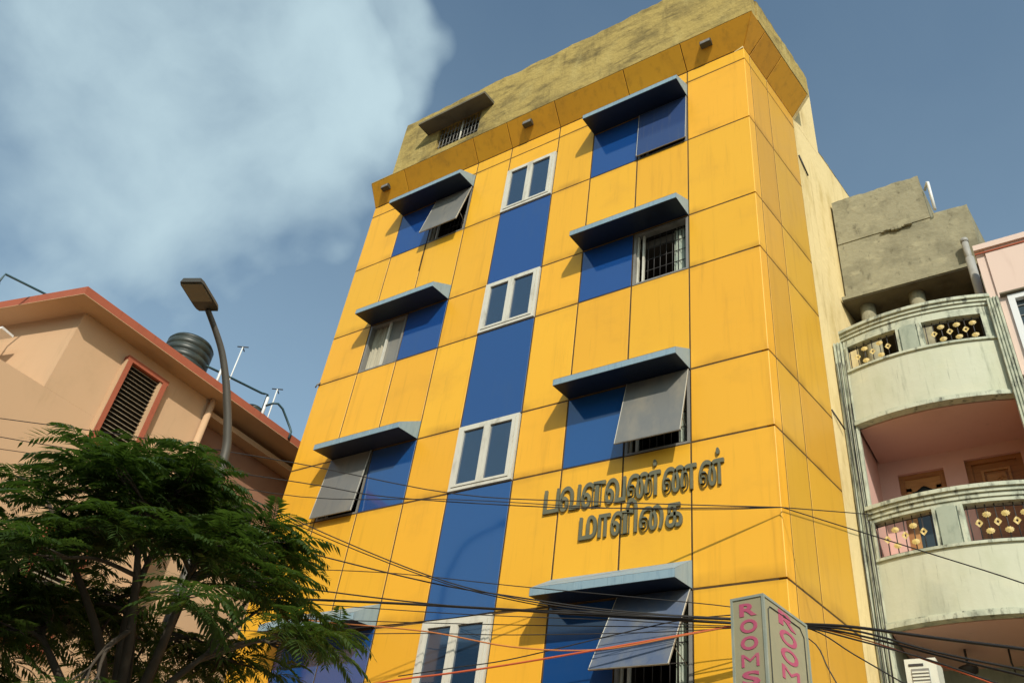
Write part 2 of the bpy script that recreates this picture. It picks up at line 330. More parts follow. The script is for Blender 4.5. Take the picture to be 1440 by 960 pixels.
# sheets folded round the corner
def corner_panel(z0, z1, gap=.012, t=.022, R=.012):
    out = [(CX[8] + gap, 0.0)]; c0 = Vector((-R * 1.15, 0, 0)); c1 = SD * R * 1.15; P = Vector((0, 0, 0))
    for k in range(7):
        q = k / 6; p = c0 * (1 - q) ** 2 + P * 2 * q * (1 - q) + c1 * q * q; out.append((p.x, p.y))
    e = SD * (.201 - gap); out.append((e.x, e.y))
    vs = []; n = len(out); zz = [z0 + gap, z0 + gap + .003, z1 - gap - .003, z1 - gap]; inn = [.003, 0, 0, .003]
    c = Vector((-1.2, 1.0, 0))
    for z, d in zip(zz, inn):
        for i, (x, y) in enumerate(out):
            nx, ny = (0, -1) if i < 3 else ((SN.x, SN.y) if i > 5 else (.66, -.75)); vs.append((x - nx * d, y - ny * d, z))
    fs = [(j * n + i, j * n + i + 1, (j + 1) * n + i + 1, (j + 1) * n + i) for j in range(3) for i in range(n - 1)]
    b = len(vs)
    for z in (zz[0], zz[-1]):
        for i, (x, y) in enumerate(out):
            nx, ny = (0, -1) if i < 3 else ((SN.x, SN.y) if i > 5 else (.66, -.75)); vs.append((x - nx * t, y - ny * t, z))
    fs += [(i + 1, i, b + i, b + i + 1) for i in range(n - 1)] + [(3 * n + i, 3 * n + i + 1, b + n + i + 1, b + n + i) for i in range(n - 1)]
    m = MB(); m.add(vs, fs, False); o = m.build('corner_panel', 'yellow', YB); return o
for r in range(len(ROW) - 1):
    corner_panel(ROW[r], ROW[r + 1])
    for u0, u1 in ((.201, .806), (.806, 1.798)):
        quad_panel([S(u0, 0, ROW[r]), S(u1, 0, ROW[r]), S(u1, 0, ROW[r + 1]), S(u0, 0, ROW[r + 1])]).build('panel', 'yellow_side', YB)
# sloping soffit under the parapet
Z0, Z1, OV = 15.087, 15.53, .33
cornY = -.33; tt = (cornY + OV * math.sin(PHI)) / math.cos(PHI); OC = SN * OV + SD * tt    # outer corner of the overhang
sx = [CX[0], CX[1], CX[3], CX[4], CX[5], -2.17, CX[8], 0.0]; sxo = [-8.33] + sx[1:-1] + [OC.x]
for k in range(len(sx) - 1):
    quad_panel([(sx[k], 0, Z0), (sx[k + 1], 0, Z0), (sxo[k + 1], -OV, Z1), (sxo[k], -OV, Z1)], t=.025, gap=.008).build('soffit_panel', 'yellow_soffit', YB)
su = [0.0, .201, .806, 1.798]; so_ = [tt, .201, .806, 1.798]
for k in range(3):
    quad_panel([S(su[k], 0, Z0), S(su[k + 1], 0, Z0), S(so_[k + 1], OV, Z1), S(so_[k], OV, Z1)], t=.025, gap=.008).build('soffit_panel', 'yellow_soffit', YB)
m = MB()   # dark backing of the soffit
bk = .03
m.add([(CX[0], bk, Z0 + bk), (0, bk, Z0 + bk), (OC.x - .02, -OV + .02, Z1 + .004), (-8.33, -OV + .02, Z1 + .004)], [(0, 1, 2, 3)])
m.add([S(0, -bk, Z0 + bk), S(1.79, -bk, Z0 + bk), S(1.79, OV - .02, Z1 + .004), S(tt, OV - .02, Z1 + .004)], [(0, 1, 2, 3)])
m.add([(CX[0] + .002, .02, Z0), (-8.328, -OV, Z1), (CX[0] + .002, .02, Z1)], [(0, 1, 2)]);
m.build('soffit_backing', 'joint', YB)
m = MB(); m.add([S(u, o, z) for u in (1.80, 1.86) for o, z in ((-.006, Z0 - .01), (-.006, Z1 + .004), (OV, Z1 + .004))], [(0, 1, 2), (5, 4, 3), (0, 3, 4, 1), (1, 4, 5, 2), (2, 5, 3, 0)]); m.build('soffit_end', 'plaster', YB)
# grimy concrete parapet with an uneven top edge
WX0, WX1, WZ0, WZ1 = -6.62, -5.50, 15.69, 16.43
def rough_top(m, pts, z0, ztop, thick, nrm, step=.11, amp=.022):
    """a wall along straight pts[0]->pts[1] with an uneven top; nrm points outward"""
    a, b = Vector(pts[0]), Vector(pts[1]); n = max(2, int((b - a).length / step)); nv = Vector(nrm); vs = []; h = 0
    for i in range(n + 1):
        p = a.lerp(b, i / n); h = h * .6 + random.uniform(-amp, amp); hh = ztop + h; j = random.uniform(-.006, .006)
        vs += [(p.x, p.y, z0), (p.x + nv.x * j, p.y + nv.y * j, hh - .02), (p.x - nv.x * .03, p.y - nv.y * .03, hh), (p.x - nv.x * thick, p.y - nv.y * thick, hh - random.uniform(0, .02)), (p.x - nv.x * thick, p.y - nv.y * thick, z0)]
    fs = []
    for i in range(n):
        for k in range(4): fs.append((i * 5 + k, (i + 1) * 5 + k, (i + 1) * 5 + k + 1, i * 5 + k + 1))
    fs += [(0, 1, 2, 3, 4), tuple(n * 5 + k for k in (4, 3, 2, 1, 0))]
    m.add(vs, fs)
m = MB()
holes_wall(m, -7.73, OC.x - .001, Z1 + .006, 17.0, -OV, -OV + .22, [(WX0, WX1, WZ0, WZ1)])
m.box(-8.33, -7.73, -OV, -OV + .5, Z1 + .006, Z1 + .03)
rough_top(m, [(-7.73, -OV, 0), (OC.x - .001, -OV, 0)], 17.0, 17.27, .22, (0, -1, 0))
m.build('parapet', 'parapet', YB)
m = MB(); rough_top(m, [S(tt + .222, OV, 0), S(1.87, OV, 0)], Z1 + .006, 16.16, .3, SN, .06, .016); m.build('side_ledge', 'parapet', YB)
m = MB(); rough_top(m, [S(2.85, -.005, 0), S(4.6, -.005, 0)], 15.2, 15.24, .25, SN, .07, .02); m.build('rear_parapet', 'parapet', YB)
# parapet window with sun shade and bars
WN = MB(); WN.box(WX0, WX1, -OV + .20, -OV + .215, WZ0, WZ1); pw = WN.build('parapet_window', 'void', YB)
m = MB(); m.add([(-6.94, -OV - .001, 16.40), (-6.94, -.68, 16.36), (-6.94, -.68, 16.42), (-6.94, -OV - .001, 16.48), (-5.20, -OV - .001, 16.42), (-5.20, -.68, 16.38), (-5.20, -.68, 16.44), (-5.20, -OV - .001, 16.50)],
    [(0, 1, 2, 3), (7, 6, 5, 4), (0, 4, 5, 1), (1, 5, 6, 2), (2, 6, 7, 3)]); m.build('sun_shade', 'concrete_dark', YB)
for k in range(12):
    x = WX0 + .05 + k * (WX1 - WX0 - .1) / 11; MB().tube([(x, -OV + .05, WZ0), (x, -OV + .05, WZ1)], .009 if k != 6 else .022, 6).build('bar', 'grey_frame' if k != 6 else 'white_frame', pw)
for z in (15.85, 16.05, 16.25): MB().box(WX0, WX1, -OV + .044, -OV + .056, z - .006, z + .006).build('bar', 'grey_frame', pw)
# canopies over the windows
def canopy(x0, x1, h):
    D, d2 = .45, .06
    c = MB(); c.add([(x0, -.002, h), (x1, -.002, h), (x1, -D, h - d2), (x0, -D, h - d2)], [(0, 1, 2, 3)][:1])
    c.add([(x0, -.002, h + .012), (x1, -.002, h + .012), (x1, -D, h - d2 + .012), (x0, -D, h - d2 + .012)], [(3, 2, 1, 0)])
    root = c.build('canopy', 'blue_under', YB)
    f0, f1 = h - d2, h - d2 + .10
    n = 3
    for k in range(n):
        a = x0 + (x1 - x0) * k / n; b = x0 + (x1 - x0) * (k + 1) / n
        quad_panel([(a, -D - .004, f0), (b, -D - .004, f0), (b, -D - .004, f1), (a, -D - .004, f1)], t=.012, gap=.0008, ch=.002).build('fascia', 'canopy', root)
    t = MB(); t.add([(x0, -D - .006, f1 - .001), (x1, -D - .006, f1 - .001), (x1, -.001, h + .33), (x0, -.001, h + .33)], [(0, 1, 2, 3)]); t.build('top_sheet', 'canopy', root)
    for x, sg in ((x0, -1), (x1, 1)):
        for a, b in ((0, .48), (.48, 1)):
            lo = lambda q: h - d2 * q; hi = lambda q: h + .33 + (f1 - h - .33) * q
            P = [(x, -D * q, f(q)) for q, f in ((a, lo), (b, lo), (b, hi), (a, hi))]
            e = MB(); e.add([(p[0] + sg * .003, p[1] - (.002 if p[1] < -.1 else 0), p[2]) for p in P], [(0, 1, 2, 3) if sg < 0 else (3, 2, 1, 0)])
            e.build('end_sheet', 'canopy', root)
for s, h in FL: canopy(CX[1] + .01, CX[3] - .005, h + .01); canopy(CX[6] + .01, CX[8] - .005, h + .01)
# fixed blue sheets beside the sashes
for k, (s, h) in enumerate(FL):
    cells = [(6, 7)] + ([(1, 2)] if k == 3 else [(2, 3)] if k in (1, 2) else [(1, 2), (2, 3)])
    for i, j in cells: fpan(i, j, s, h, 'blue', 'blue_panel')
# stair windows in the blue strip
def stair_window(s, h):
    x0, x1 = CX[4] + .012, CX[5] - .012; z0, z1 = s + .012, h - .012
    f = MB()
    for a, b, c, d in ((x0, x1, z1 - .05, z1), (x0, x1, z0, z0 + .05), (x0, x0 + .05, z0 + .05, z1 - .05), (x1 - .05, x1, z0 + .05, z1 - .05)): f.box(a, b, -.03, .03, c, d)
    root = f.build('window', 'white_frame', YB)
    xm = (x0 + x1) / 2 - .01
    for a, b in ((x0 + .055, xm), (xm + .004, x1 - .055)):
        q = MB(); z2, z3 = z0 + .055, z1 - .055; t = .055
        for e in ((a, b, z3 - t * .7, z3), (a, b, z2, z2 + t * .7), (a, a + t, z2 + t * .7, z3 - t * .7), (b - t, b, z2 + t * .7, z3 - t * .7)): q.box(e[0], e[1], -.042, .02, e[2], e[3])
        q.build('sash_frame', 'white_frame', root)
        MB().box(a + t - .006, b - t + .006, -.012, .004, z2 + t * .7 - .006, z3 - t * .7 + .006).build('pane', 'tinted_pane', root)
    MB().box(x0 - .01, x1 + .01, .045, .06, z0 - .01, z1 + .01).build('backing', 'void', root)
for s, h in FL: stair_window(s, h)
# openings with rooms, curtains, bars and top-hung sashes
def opening(i, s, h, curtain, bars=True, sash=None, mat='dusty_glass', slide=False):
    x0, x1 = CX[i], CX[i + 1]
    f = MB()
    for a, b, c, d in ((x0 + .012, x1 - .012, h - .05, h - .012), (x0 + .012, x1 - .012, s + .006, s + .035), (x0 + .012, x0 + .05, s + .035, h - .05), (x1 - .05, x1 - .012, s + .035, h - .05)): f.box(a, b, .004, .12, c, d)
    root = f.build('window', 'grey_frame', YB)
    r = MB(); d0, d1 = .162, 1.5     # a small room, open towards the window
    r.box(x0 - .2, x0 - .17, d0, d1, s - .3, h + .3); r.box(x1 + .0, x1 + .03, d0, d1, s - .3, h + .3); r.box(x0 - .2, x1 + .03, d1, d1 + .03, s - .3, h + .3)
    r.box(x0 - .2, x1 + .03, d0, d1, h + .3, h + .33); r.box(x0 - .2, x1 + .03, d0, d1, s - .33, s - .3); r.build('room', 'room', root)
    fr = 'white_frame'
    if not slide:
        MB().box(x0 + .135, x0 + .165, .06, .10, s + .035, h - .05).build('mullion', fr, root)
        MB().box(x0 + .055, x0 + .075, .05, .10, s + .035, h - .05).build('mullion', fr, root)
    else:
        MB().box(x0 + .47, x0 + .51, .02, .06, s + .035, h - .05).build('mullion', fr, root)
        MB().box(x0 + .50, x1 - .055, .066, .074, s + .035, h - .05).build('pane', 'dusty_glass', root)
    if bars:
        for k in range(7):
            x = x0 + .2 + k * .1; MB().tube([(x, .13, s + .01), (x, .13, h - .02)], .006, 6).build('bar', 'iron', root)
        for k in range(5):
            z = s + .12 + k * (h - s - .2) / 4; MB().box(x0 + .17, x1 - .05, .125, .135, z - .005, z + .005).build('bar', 'iron', root)
    for (a, b, cm) in curtain:
        c = MB(); n = 26; vs = []
        for q in range(n + 1):
            x = x0 + a + (b - a) * q / n; y = (.15 if not slide else .10) + .018 * math.sin(q * 1.35) + .01 * math.sin(q * .6 + 1)
            vs += [(x, y, s + .02), (x, y + .006, h - .03)]
        c.add(vs, [(2 * q, 2 * q + 2, 2 * q + 3, 2 * q + 1) for q in range(n)], True); c.build('curtain', cm, root)
    if sash is not None:
        ang = math.radians(sash); Ls = 1.13 if h - s < 1.15 else 1.17
        y0, zh = -.012, h - .005
        def P(x, l, d): return (x, y0 - math.sin(ang) * l - math.cos(ang) * d, zh - math.cos(ang) * l + math.sin(ang) * d)
        a, b = x0 + .012, x1 - .014; t = .022
        def slab(mb, xa, xb, la, lb, da, db):
            mb.hexa([P(xa, lb, db), P(xb, lb, db), P(xb, lb, da), P(xa, lb, da), P(xa, la, db), P(xb, la, db), P(xb, la, da), P(xa, la, da)])
        g_ = MB(); slab(g_, a + .008, b - .008, .008, Ls - .008, .008, .014); sg = g_.build('sash', mat, root)
        e = MB()
        slab(e, a, b, 0, t, -.004, .012); slab(e, a, b, Ls - t, Ls, -.004, .012); slab(e, a, a + t, t, Ls - t, -.004, .012); slab(e, b - t, b, t, Ls - t, -.004, .012)
        e.build('sash_frame', 'grey_frame', sg)
        for x in (a + .002, b - .006):
            e = MB(); slab(e, x, x + .006, .0, Ls, .0125, .0185); e.build('edge_strip', 'white_frame', sg)
        if sash > 8: MB().tube([(b - .05, .02, s + .25), P(b - .05, Ls * .72, -.01)], .006, 6).build('stay', 'grey_frame', sg)
opening(7, *FL[3], [], sash=2.2, mat='sash_blue', bars=False)
opening(7, *FL[2], [(.62, .90, 'curtain')])
opening(7, *FL[1], [(.70, .90, 'curtain')], sash=13.5)
opening(7, *FL[0], [(.66, .90, 'curtain')], sash=29, mat='dusty_glass_blue')
opening(2, *FL[3], [(.70, .9, 'curtain_cream')], sash=12)
opening(1, *FL[2], [(.05, .48, 'curtain_cream')], slide=True, bars=False)
opening(1, *FL[1], [], sash=5.5, bars=False)
# torn sealant along one joint
m = MB(); m.tube([(-6.506, -.006, 13.17), (-6.50, -.012, 12.95), (-6.512, -.008, 12.8), (-6.502, -.014, 12.62), (-6.508, -.006, 12.45)], .009, 5); m.build('sealant', 'joint', YB)
MB().tube([(-8.35, -.01, 10.28), (-8.30, -.03, 10.31), (-8.33, -.06, 10.26), (-8.38, -.04, 10.22)], .014, 6).build('hook', 'grey_frame', YB)
MB().tube([S(1.80, .0, 8.62), S(2.05, .05, 8.42)], .012, 6).build('rod', 'iron', YB)
MB().tube([S(1.83, .01, 14.05), S(2.1, .02, 13.75)], .014, 6).build('stain_gap', 'iron', YB)

# lettering on the front
def glyph_mesh(s, ext, off):
    c = bpy.data.curves.new('lettering', 'FONT'); c.body = s; c.size = 1; c.resolution_u = 4; c.offset = off; c.extrude = ext
    o = bpy.data.objects.new('lettering', c); COL.objects.link(o)
    dg = bpy.context.evaluated_depsgraph_get(); me = o.evaluated_get(dg).to_mesh()
    v = [tuple(q.co) for q in me.vertices]; f = [tuple(p.vertices) for p in me.polygons]; o.evaluated_get(dg).to_mesh_clear()
    bpy.data.objects.remove(o); bpy.data.curves.remove(c); return v, f
def put_letter(s, place, mat, parent, edge=None):
    v, f = glyph_mesh(s, .5, 0.0 if s == 'M' else .03 if s in 'ROS' else .012)
    gx0, gx1 = min(p[0] for p in v), max(p[0] for p in v)
    m = MB(); m.add([place((p[0] - gx0) / (gx1 - gx0), p[1], p[2] + .5) for p in v], f)
    o = m.build('letter', mat, parent)
    if edge:
        o.data.materials.append(M[edge])
    return o
SG = empty('name_lettering', (-1.8, -.02, 6.2), 'raised dark olive Tamil lettering in two lines on the yellow front', 'lettering')
for s, x0, x1, zb in [('ப', -3.072, -2.845, 6.715), ('வ', -2.834, -2.536, 6.71), ('ள', -2.509, -2.18, 6.705), ('வ', -2.174, -1.895, 6.70), ('ண்', -1.869, -1.429, 6.70), ('ண', -1.393, -.965, 6.695), ('ன்', -.928, -.623, 6.69),
                      ('ம', -2.511, -2.27, 6.265), ('ா', -2.243, -2.086, 6.262), ('ளி', -2.069, -1.725, 6.258), ('ை', -1.689, -1.386, 6.252), ('க', -1.35, -1.146, 6.245)]:
    k = .335 / .566 if zb > 6.5 else .30 / .566
    put_letter(s, lambda a, y, d, x0=x0, x1=x1, zb=zb, k=k: (x0 + a * (x1 - x0), -.002 - d * .032, zb + y * k), 'letter', SG)

# small lamps under the parapet overhang
for x, lab in ((-7.945, 'at its far end'), (-4.286, 'above the stair windows'), (-.587, 'by the building corner')):
    yy, zz = -.20, 15.36
    r = empty('soffit_lamp', (x, yy, zz), 'small brown box lamp under the parapet overhang ' + lab, 'lamp', 'box lamps under the parapet')
    b = MB(); b.box(x - .1, x + .1, yy - .075, yy + .03, zz - .07, zz + .02); b.build('housing', 'lamp_body', r)
    b = MB(); b.box(x - .085, x + .085, yy - .082, yy - .0755, zz - .06, zz + .01); b.build('lens', 'grey_frame', r)
    b = MB(); b.box(x - .03, x + .03, yy - .02, yy + .04, zz + .02, zz + .13); b.build('bracket', 'iron', r)

# ------------------------------------------------------------------ neighbouring house with curved balconies
RH = empty('balcony_house', (1.45, 3.6, 0), 'narrow pale green house with curved balconies and grey concrete tank room on its roof', 'building')
def arc(x): return 2.13 - .17 * (1 - ((x - 1.45) / 1.0) ** 2)
def arc_band(m, x0, x1, z0, z1, o0, o1, n=14):
    """a strip of the curved balcony front; o0 = outward offset of its face, o1 = of its back"""
    vs = []
    for k in range(n + 1):
        x = x0 + (x1 - x0) * k / n; y = arc(x); vs += [(x, y - o0, z0), (x, y - o0, z1), (x, y - o1, z1), (x, y - o1, z0)]
    fs = []
    for k in range(n):
        for q in range(4): fs.append((4 * k + q, 4 * k + 4 + q, 4 * k + 4 + (q + 1) % 4, 4 * k + (q + 1) % 4)[::-1])
    fs += [(0, 1, 2, 3), tuple(4 * n + q for q in (3, 2, 1, 0))]
    m.add(vs, fs); return m
# fluted pilasters
for x0, x1, zt, yb in ((.315, .50, 10.0, 2.14), (2.405, 2.555, 10.05, 2.05)):
    m = MB(); m.box(x0, x1, yb, 2.22, 0, zt); p = m.build('pilaster', 'balcony_trim', RH)
    n = 4
    for k in range(n):
        a = x0 + (x1 - x0) * (k + .12) / n; b = x0 + (x1 - x0) * (k + .86) / n; c = (a + b) / 2
        q = MB(); q.add([(a, yb - .001, 0), (a + .006, yb - .022, 0), (b - .006, yb - .022, 0), (b, yb - .001, 0), (a, yb - .001, zt), (a + .006, yb - .022, zt), (b - .006, yb - .022, zt), (b, yb - .001, zt)],
                        [(0, 1, 5, 4), (1, 2, 6, 5), (2, 3, 7, 6), (4, 5, 6, 7)]); q.build('flute', 'balcony_trim', p)
FLOWER = None
def flower(root, x, z, kind):
    y = arc(x) + .06
    m = MB(); n = 10; vs = [(0, -.016, 0)]
    rr = .044 if kind else .045
    for k in range(n * 2):
        t = math.pi * k / n; r = rr * (1 if k % 2 == 0 else .82) * (1.15 if kind else 1); vs.append((math.cos(t) * r, -.004, math.sin(t) * r * (.82 if kind else 1.15)))
    fs = [(0, 1 + k, 1 + (k + 1) % (2 * n)) for k in range(2 * n)]
    if not kind:   # open lozenge with a hole
        vs = []
        for k in range(4):
            t = math.pi / 2 * k; vs += [(math.cos(t) * .043, -.008, math.sin(t) * .054), (math.cos(t) * .017, -.008, math.sin(t) * .021), (math.cos(t + math.pi / 4) * .034, -.014, math.sin(t + math.pi / 4) * .042)]
        fs = []
        for k in range(4):
            a, b = 3 * k, 3 * ((k + 1) % 4); fs += [(a, a + 2, a + 1), (a + 2, b, b + 1), (a + 2, b + 1, a + 1)]
    org = RH.location
    m.add([(v[0] + x, v[1] + y, v[2] + z) for v in vs], fs); 
    m.build('rosette', 'gold', root)
def balcony(zb, zt, zo0, zo1):
    m = MB(); arc_band(m, .47, 2.42, zb + .07, zo0, 0, -.12); root = m.build('balcony', 'balcony', RH)
    q = MB(); arc_band(q, .46, 2.43, zb, zb + .055, .035, -.1); arc_band(q, .46, 2.43, zb + .055, zb + .08, .012, -.1); q.build('bottom_moulding', 'balcony_trim', root)
    q = MB(); arc_band(q, .47, 2.42, zo0, zo0 + .035, .03, -.14); q.build('sill', 'balcony_trim', root)
    for a, b in ((.47, .50), (1.215, 1.56), (2.30, 2.42)):
        q = MB(); arc_band(q, a, b, zo0 + .035, zo1, 0, -.13, 4); q.build('pier', 'balcony_trim', root)
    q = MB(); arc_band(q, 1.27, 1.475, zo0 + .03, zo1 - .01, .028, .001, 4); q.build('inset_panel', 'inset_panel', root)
    for a, b in ((1.215, 1.25), (1.50, 1.535), (.485, .515), (2.29, 2.32)):
        q = MB(); arc_band(q, a, b, zo0 + .035, zo1, .02, -.02, 2); q.build('fillet', 'balcony_trim', root)
    q = MB(); arc_band(q, .47, 2.42, zo1, zt - .16, 0, -.13); q.build('head_band', 'balcony_trim', root)
    for k, (z0, z1, o) in enumerate(((zt - .155, zt - .105, .02), (zt - .10, zt - .055, .045), (zt - .05, zt, .075))):
        q = MB(); arc_band(q, .43, 2.46, z0, z1, o, -.16); q.build('coping', 'balcony_trim', root)
    for a, b, n in ((.50, 1.215, 6), (1.56, 2.30, 7)):
        g = MB()
        for k in range(n + 1):
            x = a + .03 + (b - a - .06) * k / n; g.tube([(x, arc(x) + .07, zo0 + .03), (x, arc(x) + .07, zo1)], .007, 6)
        for z in (zo0 + .08, zo1 - .04): g.tube([(x, arc(x) + .07, z) for x in np.linspace(a, b, 7)], .007, 6)
        rl = g.build('railing', 'iron', root)
        for k in range(n - 1):
            x = a + .03 + (b - a - .06) * (k + 1) / n; zm = (zo0 + zo1) / 2 + .02
            if k % 2 == 0: flower(rl, x, zm, 0)
            else: flower(rl, x, zm + .105, 1); flower(rl, x, zm - .105, 1)
    fl = MB(); vs = [(x, arc(x) - .001 + .13) for x in np.linspace(.5, 2.4, 10)]; fl.prism([(x, y) for x, y in vs] + [(2.4, 3.74 if zb < 6 else 3.25), (.5, 3.74 if zb < 6 else 3.25)], zb + .001, zb + .35 if zb < 6 else zb + .3); fl.build('floor_slab', 'pink', root)
balcony(8.498, 10.149, 9.40, 9.86)
balcony(5.659, 7.239, 6.50, 7.03)
# balcony recess on the middle floor
m = MB(); m.box(.36, .47, 2.14, 3.3, 5.7, 8.9); m.box(2.40, 2.5, 2.2, 3.3, 5.7, 8.9)
D1, D2 = (.714, 1.313, 8.27), (1.583, 2.275, 8.33)
holes_wall(m, .36, 2.5, 5.7, 8.9, 3.2, 3.4, [(D1[0], D1[1], 6.0, D1[2]), (D2[0], D2[1], 6.0, D2[2])]); m.build('recess_wall', 'pink', RH)
def door(x0, x1, zt, glass):
    f = MB(); y = 3.30; t = .07
    f.box(x0, x0 + t, y - .05, y + .05, 6.0, zt - .002); f.box(x1 - t, x1, y - .05, y + .05, 6.0, zt - .002); f.box(x0 + t, x1 - t, y - .05, y + .05, zt - t, zt - .002)
    r = f.build('door', 'wood', RH)
    a, b, c = x0 + t, x1 - t, zt - t
    if glass:
        MB().box(a, b, y + .005, y + .012, 6.05, c).build('pane', 'dark_glass', r)
        n = 14; vs = []
        for k in range(n + 1):
            q = k / n; x = a + (b - a) * q; z = c - .20 + .06 * (1 - abs(2 * q - 1)) + .02 * math.cos(q * 4 * math.pi); vs += [(x, y - .03, z), (x, y - .03, c)]
        s = MB(); s.add(vs, [(2 * k, 2 * k + 2, 2 * k + 3, 2 * k + 1) for k in range(n)]); s.box(a, a + .07, y - .03, y, 6.05, c - .13); s.box(b - .07, b, y - .03, y, 6.05, c - .13); s.build('top_rail', 'wood_light', r)
    else:
        MB().box(a, b, y - .02, y + .02, 6.05, c).build('leaf', 'wood', r)
        s = MB(); 
        for e in ((a + .1, b - .1, c - .13, c - .10), (a + .1, b - .1, c - .62, c - .59), (a + .1, a + .13, c - .59, c - .13), (b - .13, b - .1, c - .59, c - .13)): s.box(e[0], e[1], y - .045, y - .02, e[2], e[3])
        s.build('moulding', 'wood_light', r)
        s = MB(); s.box(a + .16, b - .16, y - .034, y - .02, c - .55, c - .17)
        for k in range(9):
            cx, cz = random.uniform(a + .2, b - .2), random.uniform(c - .5, c - .22); s.lathe(0, 0, [(.001, 0)], 4) if False else s.tube([(cx - .05, y - .036, cz), (cx, y - .042, cz + .03), (cx + .05, y - .036, cz)], .008, 5)
        s.build('carving', 'wood_light', r)
door(*D1, True); door(*D2, False)
m = MB(); m.lathe(1.0, 3.12, [(.02, 8.62), (.07, 8.66), (.075, 8.72), (.03, 8.74)], 12); m.tube([(1.0, 3.12, 8.70), (1.0, 3.2, 8.72)], .015, 6); m.build('wall_lamp', 'iron', RH)
# ground storey under the lower balcony
m = MB(); m.box(.36, .47, 2.14, 3.6, 0, 5.7); m.box(2.40, 2.5, 2.2, 3.6, 0, 5.7); m.box(.36, 2.5, 3.6, 3.75, 0, 5.7); m.build('lower_wall', 'inset_panel', RH)
for a, b in ((.95, 1.5), (1.75, 2.3)):
    MB().box(a, b, 3.53, 3.598, 2.6, 4.95).build('shutter', 'red_trim', RH)
m = MB(); m.tube([(1.15, 2.9, 5.66), (1.15, 2.9, 5.45)], .015, 6); m.lathe(1.15, 2.9, [(.03, 5.36), (.1, 5.39), (.11, 5.44), (.05, 5.47)], 12); m.build('ceiling_lamp', 'iron', RH)
m = MB(); m.tube([(1.6, 3.0, 5.66), (1.6, 3.0, 5.5), (1.62, 3.0, 5.38), (1.75, 3.02, 5.33)], .012, 6); m.build('hanging_wire', 'iron', RH)
# open top terrace with columns, roof slab and concrete tank room
for x, y, r in ((.735, 3.1, .12), (1.485, 3.1, .12)):
    MB().tube([(x, y, 8.8), (x, y, 11.34)], r, 16).build('column', 'concrete_grey', RH)
MB().tube([(2.35, 2.6, 8.8), (2.35, 2.6, 11.34)], .06, 12).build('drain_pipe', 'grey_pipe', RH)
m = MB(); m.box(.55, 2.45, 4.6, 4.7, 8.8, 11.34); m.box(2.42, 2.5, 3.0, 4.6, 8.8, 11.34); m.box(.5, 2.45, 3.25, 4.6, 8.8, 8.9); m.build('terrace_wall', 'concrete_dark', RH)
m = MB(); m.box(.42, 2.44, 2.78, 5.6, 11.36, 11.425); m.build('roof_slab', 'concrete_grey', RH)
MB().box(.425, 2.435, 2.80, 5.6, 11.341, 11.359).build('slab_shade_sheet', 'concrete_dark', RH)  # thin dark sheet: the shade below the slab put into its colour
m = MB(); m.hexa([(.45, 3.0, 11.426), (2.52, 3.0, 11.426), (2.75, 5.2, 11.426), (.76, 5.2, 11.426), (.45, 3.0, 12.80), (2.52, 3.0, 12.80), (2.75, 5.2, 12.80), (.76, 5.2, 12.80)])
rough_top(m, [(2.0, 3.0, 0), (2.52, 3.0, 0)], 12.80, 12.90, .15, (0, -1, 0), .06, .018)
m.build('roof_parapet', 'concrete_grey', RH)
m = MB(); m.hexa([(.458, 2.985, 12.80), (1.96, 2.985, 12.80), (2.06, 4.4, 12.80), (.66, 4.4, 12.80), (.462, 2.985, 13.72), (1.93, 2.985, 13.72), (2.03, 4.4, 13.72), (.66, 4.4, 13.72)])
rough_top(m, [(.462, 2.984, 0), (1.93, 2.984, 0)], 13.72, 13.88, .2, (0, -1, 0), .06, .014)
m.build('tank_room', 'concrete_grey', RH)
m = MB()
for k in range(9): 
    x = 1.18 + k * .055; m.box(x, x + .05, 2.955 - random.uniform(0, .02), 2.984, 12.74 + .01 * math.sin(k) + random.uniform(-.02, .02), 12.80 + random.uniform(-.01, .03))
m.build('broken_edge', 'concrete_grey', RH)
m = MB(); m.tube([(2.06, 2.9, 12.85), (2.06, 2.9, 13.52), (2.05, 2.94, 13.57), (1.98, 3.1, 13.57)], .025, 8); m.build('vent_pipe', 'pvc', RH)
m = MB(); m.tube([(2.34, 2.88, 11.43), (2.34, 2.88, 11.93)], .05, 12); m.tube([(2.34, 2.88, 11.93), (2.34, 2.88, 12.0)], .058, 12); m.build('vent_pipe', 'grey_pipe', RH)
# cables clipped up the pilaster
for k, x in enumerate((.345, .40, .452)):
    pts = [(x + .012 * math.sin(z * 1.7 + k * 2), 2.095 - .006 * k, z) for z in np.linspace(3.5, 9.6, 24)]
    MB().tube(pts, .006, 5).build('clipped_cable', 'iron', RH)
# split air conditioner under the balcony
AC = empty('air_conditioner', (.82, 1.97, 4.7), 'white outdoor air conditioner unit fixed under the lower curved balcony', 'air conditioner')
MB().box(.66, .98, 1.80, 2.16, 4.70, 5.20).build('housing', 'ac_white', AC)
gr = MB(); gr.box(.72, .90, 1.792, 1.80, 4.74, 5.09); gr = gr.build('grille', 'grey_frame', AC)
for k in range(9): MB().box(.725, .895, 1.782, 1.792, 4.755 + k * .036, 4.772 + k * .036).build('slat', 'ac_white', gr)
MB().box(.70, .85, 1.792, 1.80, 5.12, 5.145).build('nameplate', 'iron', AC)
MB().box(.50, .70, 1.95, 2.13, 4.66, 4.70).build('bracket', 'iron', AC)
